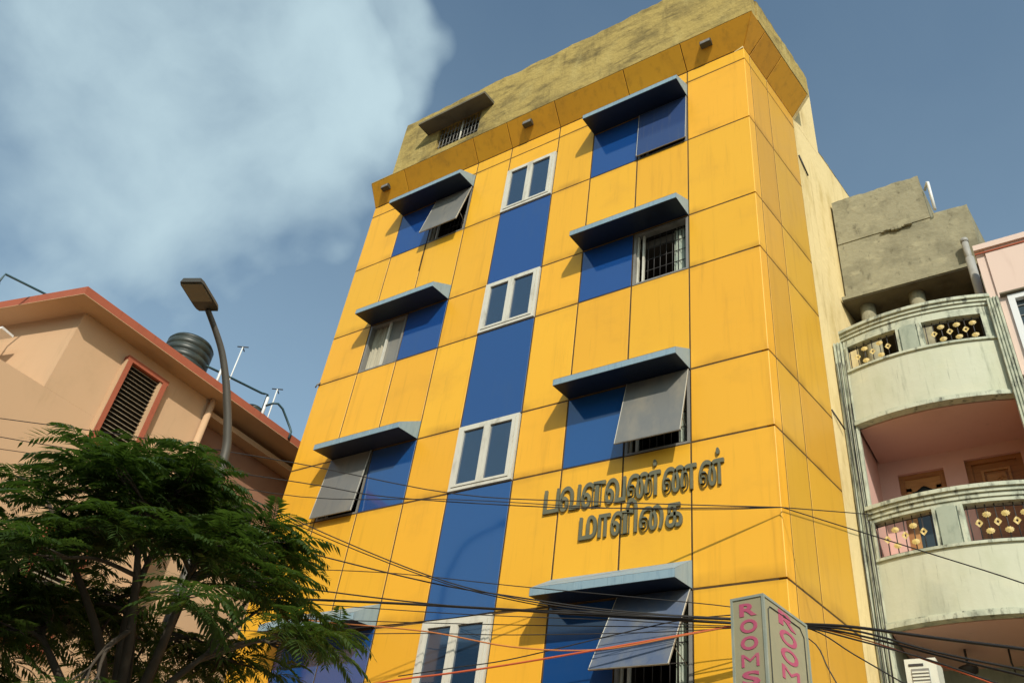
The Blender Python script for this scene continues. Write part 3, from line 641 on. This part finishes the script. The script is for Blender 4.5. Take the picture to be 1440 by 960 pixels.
# pink house next to it
PH = empty('pink_house', (5, 4, 0), 'pale pink rendered house with a white framed window beyond the balconies', 'building')
m = holes_wall(MB(), 2.56, 8.0, 0, 11.0, 2.13, 2.35, [(2.66, 3.9, 9.02, 10.06)]); m.box(7.8, 8.0, 2.35, 8, 0, 11); m.box(2.52, 2.6, 2.4, 8, 0, 11.0); m.build('wall', 'pink_pale', PH)
MB().box(2.44, 2.56, 2.16, 2.39, 10.05, 11.0).build('wall_end', 'pink_pale', PH)
MB().box(2.43, 8.05, 2.09, 2.4, 11.003, 11.10).build('coping', 'pink_pale', PH)
MB().box(2.43, 8.05, 2.115, 2.13, 10.94, 10.965).build('string_course', 'red_trim', PH)
f = MB()
for a, b, c, d in ((2.66, 3.9, 9.98, 10.06), (2.66, 3.9, 9.02, 9.09), (2.66, 2.74, 9.09, 9.98), (3.82, 3.9, 9.09, 9.98), (3.25, 3.31, 9.09, 9.98)): f.box(a, b, 2.09, 2.2, c, d)
wn_ = f.build('window', 'pvc', PH); MB().box(2.73, 3.83, 2.165, 2.18, 9.08, 9.99).build('pane', 'dark_glass', wn_)
for k in range(5): MB().box(2.74, 3.82, 2.15, 2.16, 9.2 + k * .17, 9.212 + k * .17).build('bar', 'grey_frame', wn_)
MB().box(2.57, 8.0, 2.06, 2.13, 8.72, 8.78).build('ledge', 'pink_pale', PH)
MB().box(2.58, 4.0, 2.05, 2.128, 10.075, 10.10).build('lintel', 'concrete_dark', PH)

# ------------------------------------------------------------------ peach house on the left
LH = empty('peach_house', (-12, -1, 0), 'peach rendered house with brick red eaves and slatted windows behind the tree', 'building')
XF = -9.9; LD = Vector((math.cos(math.radians(-166.5)), math.sin(math.radians(-166.5)), 0)); LN = Vector((LD.y, -LD.x, 0))
if LN.y > 0: LN = -LN
c0 = Vector((XF, -3.72, 0)); c1 = c0 + LD * 7
m = MB()
m.prism([(c1.x, c1.y), (c0.x, c0.y), (XF, -.93), (XF - .4, -.93), (XF - .4, 8), (-17, 8)], 8.221, 9.69)
m.prism([(-17, -6.6), (XF, -6.6), (XF, -.93), (XF - .4, -.93), (XF - .4, 8), (-17, 8)], 0, 8.22)
m.build('wall', 'peach', LH)
# eaves
oc = Vector((-9.49, -4.04, 0)); o1 = oc + LD * 7.2
m = MB(); m.prism([(o1.x, o1.y), (oc.x, oc.y), (-9.49, 8.2), (-17, 8.2)], 9.692, 9.70); m.build('eave_soffit', 'peach', LH)
m = MB(); m.prism([(o1.x, o1.y), (oc.x, oc.y), (-9.49, 8.2), (-17, 8.2)], 9.701, 9.85); m.build('eave', 'red_trim', LH)
# slatted windows with heavy frames
for zt, zb in ((9.44, 7.80), (6.42, 4.78)):
    a, b, px = -2.79, -1.98, XF
    f = MB(); o = .13; t = .085
    f.box(px, px + o, a, a + t, zb + t, zt - t); f.box(px, px + o, b - t, b, zb + t, zt - t); f.box(px, px + o, a - .015, b + .015, zt - t, zt); f.box(px, px + o, a - .015, b + .015, zb, zb + t)
    r = f.build('window', 'red_trim', LH)
    f = MB(); f.box(px, px + o * .97, a - .018, a - .001, zb + t, zt - t); f.build('frame_side', 'peach', r)
    f = MB(); f.box(px + .001, px + .11, b - t - .05, b - t - .001, zb + t, zt - t); f.build('reveal', 'peach', r)
    MB().box(px + .001, px + .012, a + t, b - t - .05, zb + t, zt - t).build('backing', 'void', r)
    n = 20
    for k in range(n):
        z = zb + t + .02 + (zt - zb - 2 * t - .04) * k / (n - 1); ya, yb = a + t + .001, b - t - .051
        q = MB(); q.hexa([(px + .07, ya, z - .022), (px + .07, yb, z - .022), (px + .02, yb, z + .012), (px + .02, ya, z + .012), (px + .075, ya, z - .016), (px + .075, yb, z - .016), (px + .025, yb, z + .018), (px + .025, ya, z + .018)]); q.build('slat', 'louvre', r)
MB().tube([(XF + .07, -1.02, 3.0), (XF + .07, -1.02, 9.69)], .06, 10).build('downpipe', 'peach', LH)
MB().box(XF - .399, XF - .05, -.92, 8, 9.46, 9.56).build('ledge', 'peach', LH)
MB().box(XF - .40, XF - .36, -.85, 1.6, 7.2, 9.45).build('recess_panel', 'peach_shaded', LH)  # shade under the eave put into a darker peach
wr = MB().box(XF - .36, XF - .33, -.5, .9, 7.3, 8.5).build('recess_window', 'void', LH)
# white awning with bracket on the left face
TL = empty('wall_awning', tuple(c0 + LD * 1.6 + Vector((0, 0, 9.2))), 'small white awning on a dark bracket fixed to the peach wall', 'lamp')
pA = c0 + LD * 1.0 + LN * .35; pB = c0 + LD * 2.6 + LN * .35
m = MB(); nn = LN * .12
m.hexa([tuple(v) for v in (pA - nn + Vector((0, 0, 9.14)), pB - nn + Vector((0, 0, 9.14)), pB + nn + Vector((0, 0, 9.14)), pA + nn + Vector((0, 0, 9.14)), pA - nn + Vector((0, 0, 9.18)), pB - nn + Vector((0, 0, 9.18)), pB + nn + Vector((0, 0, 9.18)), pA + nn + Vector((0, 0, 9.18)))]); m.build('housing', 'pvc', TL)
q0 = c0 + LD * 1.75
m = MB(); m.tube([tuple(q0 + LN * .01 + Vector((0, 0, 8.95))), tuple(q0 + LN * .2 + Vector((0, 0, 9.0))), tuple(q0 + LN * .33 + Vector((0, 0, 9.15)))], [.03, .035, .05], 8); m.build('bracket', 'iron', TL)
# things on the peach roof
def tank(x, y, r, z1, label):
    t = empty('water_tank', (x, y, 9.86), label, 'water tank', 'tanks on the peach roof')
    pr = [(r, 9.86)]; z = 9.9; k = 0
    while z < z1 - .3: pr += [(r, z), (r * 1.0, z + .1), (r * .955, z + .115), (r * .955, z + .135)]; z += .15
    pr += [(r, z), (r * .9, z + .07), (r * .45, z1 - .07), (r * .4, z1 - .06)]
    MB().lathe(x, y, pr, 28).build('body', 'tank', t); MB().lathe(x, y, [(r * .42, z1 - .09), (r * .42, z1 - .01), (r * .3, z1)], 20).build('lid', 'tank', t)
tank(-10.95, -1.25, .45, 11.28, 'black ribbed plastic water tank standing on the peach roof between two white pipes')
tank(-11.0, -2.5, .38, 10.74, 'black water tank barely showing above the red eave over the slatted window')
tank(-10.9, .55, .42, 10.80, 'low black water tank beside the hose on the peach roof')
def pole_thing(name, pts, r, mat, label, cat, extra=None, group=None):
    t = empty(name, pts[0], label, cat, group); MB().tube(pts, r, 8).build('tube', mat, t)
    if extra: extra(t)
    return t
pole_thing('white_pipe', [(-10.35, -.80, 9.86), (-10.35, -.80, 10.72), (-10.36, -.78, 10.80)], .028, 'pvc', 'short white upright pipe in front of the ribbed water tank', 'pipe')
pole_thing('white_pipe', [(-10.35, -2.25, 9.86), (-10.35, -2.25, 10.42)], .028, 'pvc', 'short white upright pipe above the slatted window', 'pipe')
def cross(t, p):
    m = MB(); x, y, z = p; m.tube([(x - .1, y - .06, z), (x + .1, y + .06, z)], .012, 6); m.tube([(x, y, z), (x - .02, y + .08, z - .06)], .012, 6); m.build('tip', 'iron', t)
pole_thing('antenna_mast', [(-10.6, -.42, 9.86), (-10.6, -.40, 11.62)], .014, 'pvc', 'tall thin white mast with dark tip beside the curved lamp pole', 'mast', lambda t: cross(t, (-10.6, -.40, 11.63)))
pole_thing('antenna_mast', [(-10.4, .60, 9.86), (-10.4, .59, 11.17)], .014, 'pvc', 'shorter thin white mast with dark tip near the yellow building', 'mast', lambda t: cross(t, (-10.4, .59, 11.17)))
pole_thing('water_pipe', [(-10.6, -1.15, 10.70), (-10.6, -.77, 10.78), (-10.6, .40, 11.0), (-10.6, .47, 11.03), (-10.6, .55, 11.06), (-10.6, .55, 9.86)], .024, 'teal_pipe', 'dark pipe running from the ribbed tank along the peach roof', 'pipe')
pole_thing('hose', [(-9.75, .02, 10.22), (-9.6, .06, 10.26), (-9.58, .15, 10.30), (-9.57, .28, 10.26), (-9.55, .42, 10.12), (-9.52, .54, 9.98), (-9.465, .56, 9.88), (-9.46, .55, 9.72)], .022, 'teal_pipe', 'dark hose bent down over the red eave near the yellow building', 'hose')
pole_thing('white_pipe', [(-9.78, .02, 9.86), (-9.78, .02, 10.42)], .03, 'pvc', 'short white upright pipe feeding the bent hose', 'pipe')
pole_thing('water_pipe', [(-10.6, -4.02, 9.85), (-10.6, -4.17, 10.0), (-10.6, -4.84, 9.88), (-10.6, -4.86, 9.70), (-10.6, -4.84, 9.66)], .02, 'teal_pipe', 'thin dark overflow pipe jutting from the corner of the red eave', 'pipe')

# ------------------------------------------------------------------ house added across the road, out of view, to darken the lower glass reflections
OH = empty('added_opposite_house', (-8, -18.5, 0), 'added brown house across the road, out of view, mirrored in the lower blue glass', 'building')
m = MB(); m.box(-22, 1.5, -22, -15.2, 0, 11.2); m.build('wall', 'concrete_dark', OH)
MB().box(-22.3, 1.8, -22.3, -14.8, 11.201, 11.45).build('roof_slab', 'concrete_grey', OH)
for i in range(6):
    for k in range(3):
        x, z = -20 + i * 3.6, 1.4 + k * 3.3
        f = MB().box(x, x + 1.6, -15.2, -15.12, z, z + 1.4).build('window', 'grey_frame', OH); MB().box(x + .08, x + 1.52, -15.119, -15.11, z + .08, z + 1.32).build('pane', 'dark_glass', f)
# ------------------------------------------------------------------ street lamps
def curve_pts(P, n=6):
    P = [Vector(p) for p in P]; out = []
    for i in range(len(P) - 1):
        p0, p1, p2, p3 = P[max(i - 1, 0)], P[i], P[i + 1], P[min(i + 2, len(P) - 1)]
        for k in range(n):
            t = k / n; out.append(.5 * ((2 * p1) + (p2 - p0) * t + (2 * p0 - 5 * p1 + 4 * p2 - p3) * t * t + (3 * p1 - p0 - 3 * p2 + p3) * t ** 3))
    return out + [P[-1]]
def street_lamp(base, pts, hd, label, r=.05):
    t = empty('street_lamp', base, label, 'street lamp')
    pp = curve_pts([base] + pts); n = len(pp); MB().tube(pp, [r * 1.5 + (r * .8 - r * 1.5) * i / n for i in range(n)], 12).build('pole', 'pole', t)
    e = Vector(pts[-1]); d = Vector(hd).normalized(); s = Vector((-d.y, d.x, 0)) * .155
    a = e - d * .03; b = e + d * .50; up = Vector((0, 0, 1))
    prof = [(a, .8), (a + d * .04, .95), (a + d * .1, 1), (b - d * .06, 1), (b, .86)]
    m = MB(); vs = []
    for p, k in prof: vs += [tuple(p - s * k + up * 0), tuple(p + s * k), tuple(p + s * k * .85 + up * .06), tuple(p - s * k * .85 + up * .06)]
    fs = []
    for i in range(len(prof) - 1):
        for q in range(4): fs.append((4 * i + q, 4 * i + (q + 1) % 4, 4 * i + 4 + (q + 1) % 4, 4 * i + 4 + q))
    fs += [(3, 2, 1, 0), tuple(4 * (len(prof) - 1) + q for q in range(4))]
    m.add(vs, fs); m.build('housing', 'lamp_body', t)
    l0, l1 = a + d * .19, b - d * .03
    m = MB(); m.hexa([tuple(v) for v in (l0 - s * .86 - up * .012, l1 - s * .86 - up * .012, l1 + s * .86 - up * .012, l0 + s * .86 - up * .012, l0 - s * .86 + up * .01, l1 - s * .86 + up * .01, l1 + s * .86 + up * .01, l0 + s * .86 + up * .01)]); m.build('lens', 'lamp_lens', t)
street_lamp((-5.62, -3.02, .13), [(-5.62, -3.02, 3.0), (-5.62, -3.03, 5.4), (-5.612, -3.10, 6.35), (-5.607, -3.20, 6.70), (-5.607, -3.366, 7.056), (-5.607, -3.493, 7.292), (-5.607, -3.668, 7.554), (-5.607, -3.86, 7.75), (-5.607, -4.07, 7.93)], (.42, -.90, 0), 'curved street lamp rising behind the tree with flat dark head', .043)
street_lamp((-12.25, -9.0, 0), [(-12.2, -9, 5), (-12.1, -9, 10.27), (-11.9, -9, 11.28), (-11.5, -9, 11.85), (-10.5, -9, 12.17)], (1, 0, 0), 'tall curved street lamp across the road mirrored in the blue strip', .06)

# ------------------------------------------------------------------ ROOMS box sign
WS, LS, ZT, ZB_ = .287, .705, 4.38, 2.9
UD = Vector((.162, .987, 0)).normalized(); UN = Vector((UD.y, -UD.x, 0)); SA = Vector((.450, -2.139, 0)) - UN * WS
def sp(a, b, z): q = SA + UN * a + UD * b; return (q.x, q.y, z)
def sbox(a0, a1, b0, b1, z0, z1): return MB().hexa([sp(a0, b0, z0), sp(a1, b0, z0), sp(a1, b1, z0), sp(a0, b1, z0), sp(a0, b0, z1), sp(a1, b0, z1), sp(a1, b1, z1), sp(a0, b1, z1)])
RS = empty('rooms_sign', sp(WS / 2, LS / 2, 0), 'weathered box sign with pink ROOMS lettering in front of the yellow corner', 'sign')
sbox(.008, WS - .008, .008, LS - .008, ZB_ + .01, ZT - .01).build('box', 'sign_face', RS)
fr = .02
for a in (0, WS - fr):
    for b in (0, LS - fr): sbox(a, a + fr, b, b + fr, ZB_, ZT).build('edge', 'sign_frame', RS)
for z in (ZB_, ZT - fr):
    for e in ((fr, WS - fr, 0, fr), (fr, WS - fr, LS - fr, LS), (0, fr, fr, LS - fr), (WS - fr, WS, fr, LS - fr)): sbox(*e, z, z + fr).build('edge', 'sign_frame', RS)
MB().tube([sp(WS / 2, LS * .6, 0), sp(WS / 2, LS * .6, ZB_ + .05)], .05, 10).build('post', 'pole', RS)
for k, s in enumerate('ROOMS'):
    zb = 4.274 - .047 - k * .129
    put_letter(s, lambda a, y, d, zb=zb: sp(.075 + a * .145, .0075 - d * .004, zb + y * .095 / .69), 'sign_paint', RS)
    zb = 4.287 - .05 - k * .139
    put_letter(s, lambda a, y, d, zb=zb: sp(WS - .0075 + d * .004, .235 + a * .27, zb + y * .105 / .69), 'sign_paint', RS)
MB().tube([sp(WS - .003, b, z) for b, z in ((.07, ZB_ + .1), (.07, ZT - .10), (.10, ZT - .07), (LS - .13, ZT - .07), (LS - .07, ZT - .13), (LS - .07, ZB_ + .1))], .004, 5).build('border_line', 'letter_edge', RS)

# ------------------------------------------------------------------ overhead cables
CABLES = [
    (0.006, 'black', [(-9.291, -4.250, 7.153), (-7.953, -3.648, 6.994), (-6.925, -3.185, 6.860), (-5.134, -2.379, 6.588), (-3.293, -1.551, 6.256), (-1.789, -0.874, 6.224), (0.025, -0.058, 6.240)]),
    (0.006, 'black', [(-9.493, -4.055, 7.018), (-8.282, -3.547, 6.830), (-5.192, -2.249, 6.411), (-4.130, -1.803, 6.246), (-2.430, -1.089, 6.169), (-1.374, -0.645, 6.185), (0.025, -0.058, 6.240)]),
    (0.005, 'black', [(-9.636, -3.923, 6.932), (-7.414, -3.034, 6.625), (-5.225, -2.158, 6.268), (-3.387, -1.423, 6.266), (-1.679, -0.740, 6.193), (-0.669, -0.336, 6.198), (0.025, -0.058, 6.240)]),
    (0.007, 'black', [(-6.443, -2.242, 6.538), (-4.990, -1.806, 5.903), (-3.572, -1.381, 5.356), (-2.630, -1.098, 5.113), (-1.738, -0.831, 4.982), (-0.785, -0.545, 4.927), (-0.244, -0.382, 4.906)]),
    (0.006, 'black', [(-6.487, -2.190, 6.510), (-5.104, -1.789, 5.911), (-3.592, -1.350, 5.346), (-2.642, -1.075, 5.100), (-1.745, -0.815, 4.959), (-0.788, -0.537, 4.916), (-0.245, -0.380, 4.900)]),
    (0.008, 'black', [(-6.696, -2.183, 6.077), (-5.234, -1.774, 5.703), (-3.608, -1.319, 5.311), (-2.663, -1.054, 5.151), (-1.757, -0.800, 5.018), (-0.791, -0.530, 4.933), (-0.246, -0.377, 4.894)]),
    (0.008, 'black', [(-7.071, -2.217, 5.546), (-5.330, -1.747, 5.292), (-3.639, -1.291, 5.085), (-2.662, -1.027, 5.019), (-1.611, -0.743, 4.972), (-0.608, -0.472, 4.886), (-0.248, -0.375, 4.874)]),
    (0.014, 'black', [(-9.333, -2.641, 5.409), (-5.727, -1.739, 5.209), (-4.037, -1.317, 5.119), (-2.693, -0.981, 5.032), (-1.625, -0.714, 4.955), (-0.612, -0.461, 4.891), (-0.250, -0.370, 4.869)]),
    (0.005, 'black', [(-7.019, -2.133, 5.272), (-5.397, -1.711, 5.130), (-3.629, -1.251, 5.002), (-2.668, -1.002, 4.951), (-1.615, -0.728, 4.911), (-0.798, -0.515, 4.860), (-0.251, -0.373, 4.847)]),
    (0.005, 'black', [(-6.585, -1.755, 4.900), (-5.033, -1.414, 4.830), (-3.705, -1.122, 4.817), (-2.709, -0.902, 4.791), (-1.365, -0.607, 4.800), (-0.621, -0.443, 4.827), (-0.254, -0.363, 4.851)]),
    (0.006, 'black', [(-5.737, -1.569, 4.821), (-4.377, -1.270, 4.906), (-3.395, -1.054, 4.989), (-2.742, -0.910, 5.057), (-1.651, -0.670, 5.020), (-0.810, -0.485, 4.960), (-0.251, -0.362, 4.921)]),
    (0.005, 'black', [(-5.302, -1.580, 5.586), (-4.148, -1.303, 5.498), (-2.744, -0.966, 5.318), (-1.644, -0.702, 5.191), (-0.610, -0.454, 5.068), (-0.244, -0.366, 5.005)]),
    (0.006, 'black', [(-4.009, -1.108, 4.376), (-3.347, -0.975, 4.467), (-2.709, -0.848, 4.554), (-1.656, -0.637, 4.786), (-0.929, -0.492, 4.933), (-0.249, -0.356, 4.981)]),
    (0.005, 'black', [(-5.925, -1.491, 5.078), (-4.147, -1.135, 4.984), (-2.756, -0.857, 4.921), (-1.660, -0.638, 4.882), (-0.818, -0.470, 4.858), (-0.257, -0.357, 4.839)]),
    (0.008, 'orange', [(-6.360, -1.706, 5.130), (-5.124, -1.434, 4.976), (-3.735, -1.128, 4.841), (-2.692, -0.899, 4.662), (-1.785, -0.699, 4.628), (-0.929, -0.511, 4.767), (-0.252, -0.362, 4.893)]),
    (0.01, 'red', [(-5.291, -1.471, 4.067), (-4.039, -1.195, 4.297), (-3.419, -1.059, 4.376), (-2.670, -0.894, 4.483), (-1.490, -0.634, 4.678), (-0.621, -0.443, 4.827), (-0.252, -0.362, 4.893)]),
    (0.006, 'black', [(0.022, -0.049, 6.244), (0.351, 1.405, 6.853), (0.552, 2.291, 7.220)]),
    (0.006, 'black', [(0.026, -0.062, 6.237), (0.556, -0.194, 5.899), (1.383, -0.401, 5.373), (2.117, -0.584, 4.899), (2.624, -0.711, 4.511)]),
    (0.014, 'black', [(-0.309, -0.198, 4.961), (0.261, -0.369, 4.819), (0.705, -0.503, 4.700), (1.416, -0.716, 4.458), (2.021, -0.897, 4.257), (2.537, -1.052, 4.071)]),
    (0.01, 'black', [(-0.309, -0.198, 4.954), (0.260, -0.369, 4.806), (0.771, -0.522, 4.642), (1.369, -0.702, 4.356), (1.986, -0.887, 4.104), (2.407, -1.013, 3.915)]),
    (0.01, 'black', [(-0.307, -0.206, 4.943), (0.257, -0.364, 4.795), (0.694, -0.486, 4.643), (1.429, -0.692, 4.314), (1.973, -0.844, 4.076), (2.394, -0.962, 3.882)]),
    (0.008, 'black', [(-0.306, -0.206, 4.958), (0.256, -0.363, 4.788), (0.688, -0.484, 4.599), (1.227, -0.635, 4.349), (1.578, -0.733, 4.165), (2.073, -0.872, 3.882)]),
    (0.006, 'red', [(-0.303, -0.213, 4.962), (0.256, -0.359, 4.803), (0.811, -0.503, 4.569), (1.328, -0.638, 4.294), (1.760, -0.750, 4.056), (2.189, -0.861, 3.805)]),
    (0.007, 'black', [(-0.303, -0.213, 4.969), (0.289, -0.367, 4.770), (0.667, -0.466, 4.475), (1.018, -0.557, 4.202), (1.411, -0.659, 3.898)]),
    (0.006, 'black', [(-0.298, -0.228, 4.963), (0.263, -0.351, 4.685), (0.417, -0.385, 4.389), (0.547, -0.414, 4.097)]),
]
LAB = {'black': ('overhead_cable', 'thin black cable strung across the yellow front to its corner', 'cables along the yellow front'),
       'thick': ('overhead_cable', 'thick black cable strung across the yellow front below the lettering', None),
       'right': ('overhead_cable', 'black cable running from the yellow corner past the balconies', 'cables past the balconies')}
OWN = {0: 'thin black cable crossing the lettering from above the slatted window sill', 1: 'thin black cable under the first line of lettering to the building corner', 2: 'thin black cable over the lower peach slatted window towards the building corner',
       5: 'black cable sagging from the left canopy to the yellow corner', 6: 'black cable just above the thick one over the stair window', 10: 'black cable rising across the top of the lowest stair window', 11: 'thin black cable crossing the lowest right hand canopy',
       12: 'black cable climbing across the propped blue sash', 16: 'thin black cable ending on the lower balcony rail', 17: 'thin black cable slanting down across the lower balcony', 18: 'thickest black cable running from the sign under the lower balcony',
       23: 'black cable dropping steeply beside the fluted pilaster', 24: 'short black cable hanging down behind the sign'}
for ci, (r, c, pts) in enumerate(CABLES):
    pts = curve_pts(pts, 5)
    right = pts[-1].x > .3
    if c == 'black':
        k = 'right' if right else ('thick' if r > .012 else 'black'); nm, lb, gp = LAB[k]
    elif c == 'red': nm, lb, gp = 'overhead_cable', ('thin red cable among the black ones past the balconies' if right else 'red cable rising across the stair window towards the sign'), None
    else: nm, lb, gp = 'overhead_cable', 'orange cable sagging across the lower stair window', None
    if ci in OWN: lb, gp = OWN[ci], None
    m = MB(); m.tube(pts, r, 6); tag(m.build(nm, 'cable_' + c), lb, 'cable', gp)

# ------------------------------------------------------------------ trees
def frond(m, o, d, up, Lf, rng):
    """one feathery leaf: thin rib with many pairs of narrow drooping leaflet fingers"""
    side = d.cross(up).normalized(); upn = side.cross(d).normalized(); n = 13; sag = rng.uniform(.10, .42) * Lf; Z = Vector((0, 0, 1))
    pts = [o + d * (Lf * k / n) + upn * (.10 * Lf * math.sin(k / n * 3.0)) - Z * (sag * (k / n) ** 2) for k in range(n + 1)]
    for k in range(0, n - 1, 2):
        a, b = pts[k], pts[k + 2]; w = side * (.004 * (1 - k / n) + .0015); m.add([a - w, a + w, b + w, b - w], [(0, 1, 2, 3)])
    fold = rng.uniform(-.15, .35)
    for k in range(1, n + 1):
        t = k / n; l = Lf * (.12 + .25 * math.sin(min(1, t * 1.1) * 2.8)); dd = (pts[k] - pts[k - 1]).normalized()
        for sg in (-1, 1):
            if rng.random() < .04: continue
            ll = l * rng.uniform(.8, 1.15)
            q = (dd * rng.uniform(.55, .8) + side * sg * .80 - upn * fold).normalized(); nrm = (upn + side * sg * rng.uniform(-.35, .35) + dd * rng.uniform(-.2, .2)).normalized(); ww = q.cross(nrm).normalized() * (.0075 + .045 * ll)
            e1 = pts[k] + q * ll * .45 - Z * (ll * .04); e2 = pts[k] + q * ll - Z * (ll * rng.uniform(.1, .32))
            m.add([pts[k], e1 - ww, e1 + ww, e2], [(0, 1, 2), (1, 3, 2)])
def tree(name, base, h, cen, rad, clumps, per, label, seed, skip=None):
    rng = random.Random(seed); t = empty(name, base, label, 'tree')
    B = Vector(base); C = Vector(cen); tr = MB(); fork = Vector((B.x + .05, B.y - .03, h))
    tr.tube(curve_pts([B, B + Vector((.03, .02, h * .5)), fork]), [.13 - .045 * i / 12 for i in range(13)], 10)
    limbs = []; nl = 7
    for k in range(nl + 1):
        a = 2 * math.pi * (k + rng.uniform(-.25, .25)) / nl; e = Vector((C.x + math.cos(a) * rad[0] * .6, C.y + math.sin(a) * rad[1] * .6, C.z + rng.uniform(-.25, .45) * rad[2]))
        if k == nl: e = Vector((C.x, C.y, C.z + rad[2] * .6))
        s0 = fork - Vector((0, 0, rng.uniform(0, .5))); mid = s0.lerp(e, .5) + Vector((rng.uniform(-.14, .14), rng.uniform(-.14, .14), .08))
        cp = curve_pts([s0, mid, e], 7); tr.tube(cp, [.058 - .042 * i / len(cp) for i in range(len(cp))], 8); limbs.append(cp)
    cr = MB(); made = 0; allp = [v for q in limbs for v in q[3:]]
    while made < clumps:
        p = Vector((rng.uniform(-1, 1), rng.uniform(-1, 1), rng.uniform(-1, 1)))
        if not .3 < p.length < 1: continue
        p = p.normalized() * (p.length ** .55)
        if skip and skip(p, rng): continue
        made += 1; lump = rng.uniform(.78, 1.18)
        c = Vector((C.x + p.x * rad[0] * lump, C.y + p.y * rad[1] * lump, C.z + p.z * rad[2] * lump)); s0 = min(allp, key=lambda v: (v - c).length + rng.uniform(0, .2))
        mid = s0.lerp(c, .55) + Vector((rng.uniform(-.1, .1), rng.uniform(-.1, .1), .08)); cp = curve_pts([s0, mid, c], 4)
        tr.tube(cp, [.022 - .014 * i / len(cp) for i in range(len(cp))], 5, cap=False)
        axis = (c - C); axis.z *= .4; axis = axis.normalized() if axis.length > .05 else Vector((1, 0, 0))
        for j in range(per):
            e = c + axis * rng.uniform(-.12, .30) + Vector((rng.uniform(-.24, .24), rng.uniform(-.24, .24), rng.uniform(-.10, .12)))
            tr.tube([cp[-3], cp[-1].lerp(e, .5) + Vector((0, 0, .03)), e], [.009, .007, .004], 4, cap=False)
            nf = rng.randint(4, 6); a0 = rng.uniform(0, 6.28)
            for f in range(nf):
                a = a0 + 2 * math.pi * f / nf + rng.uniform(-.4, .4); d = (Vector((math.cos(a), math.sin(a), rng.uniform(-.12, .40))) + axis * .6).normalized()
                frond(cr, e, d, Vector((0, 0, 1)), rng.uniform(.24, .46), rng)
    tr.build('trunk', 'bark', t); c = cr.build('crown', 'leaf', t); c['kind'] = 'stuff'
def thin_middle(p, rng):      # the lower inside of the crown is open, limbs show
    return (p.z < -.15 and p.z > -.75 and rng.random() < .62)
tree('feathery_tree', (-4.66, -3.76, .13), 3.05, (-4.36, -4.25, 3.98), (1.34, 1.28, 1.10), 70, 5, 'dark green feathery leaved tree in front of the peach house and yellow building', 3, thin_middle)
tree('feathery_tree', (-5.9, -5.6, .13), 2.8, (-5.72, -5.5, 3.6), (.85, .9, 1.0), 26, 5, 'smaller feathery leaved tree before the front wing of the peach house', 11)
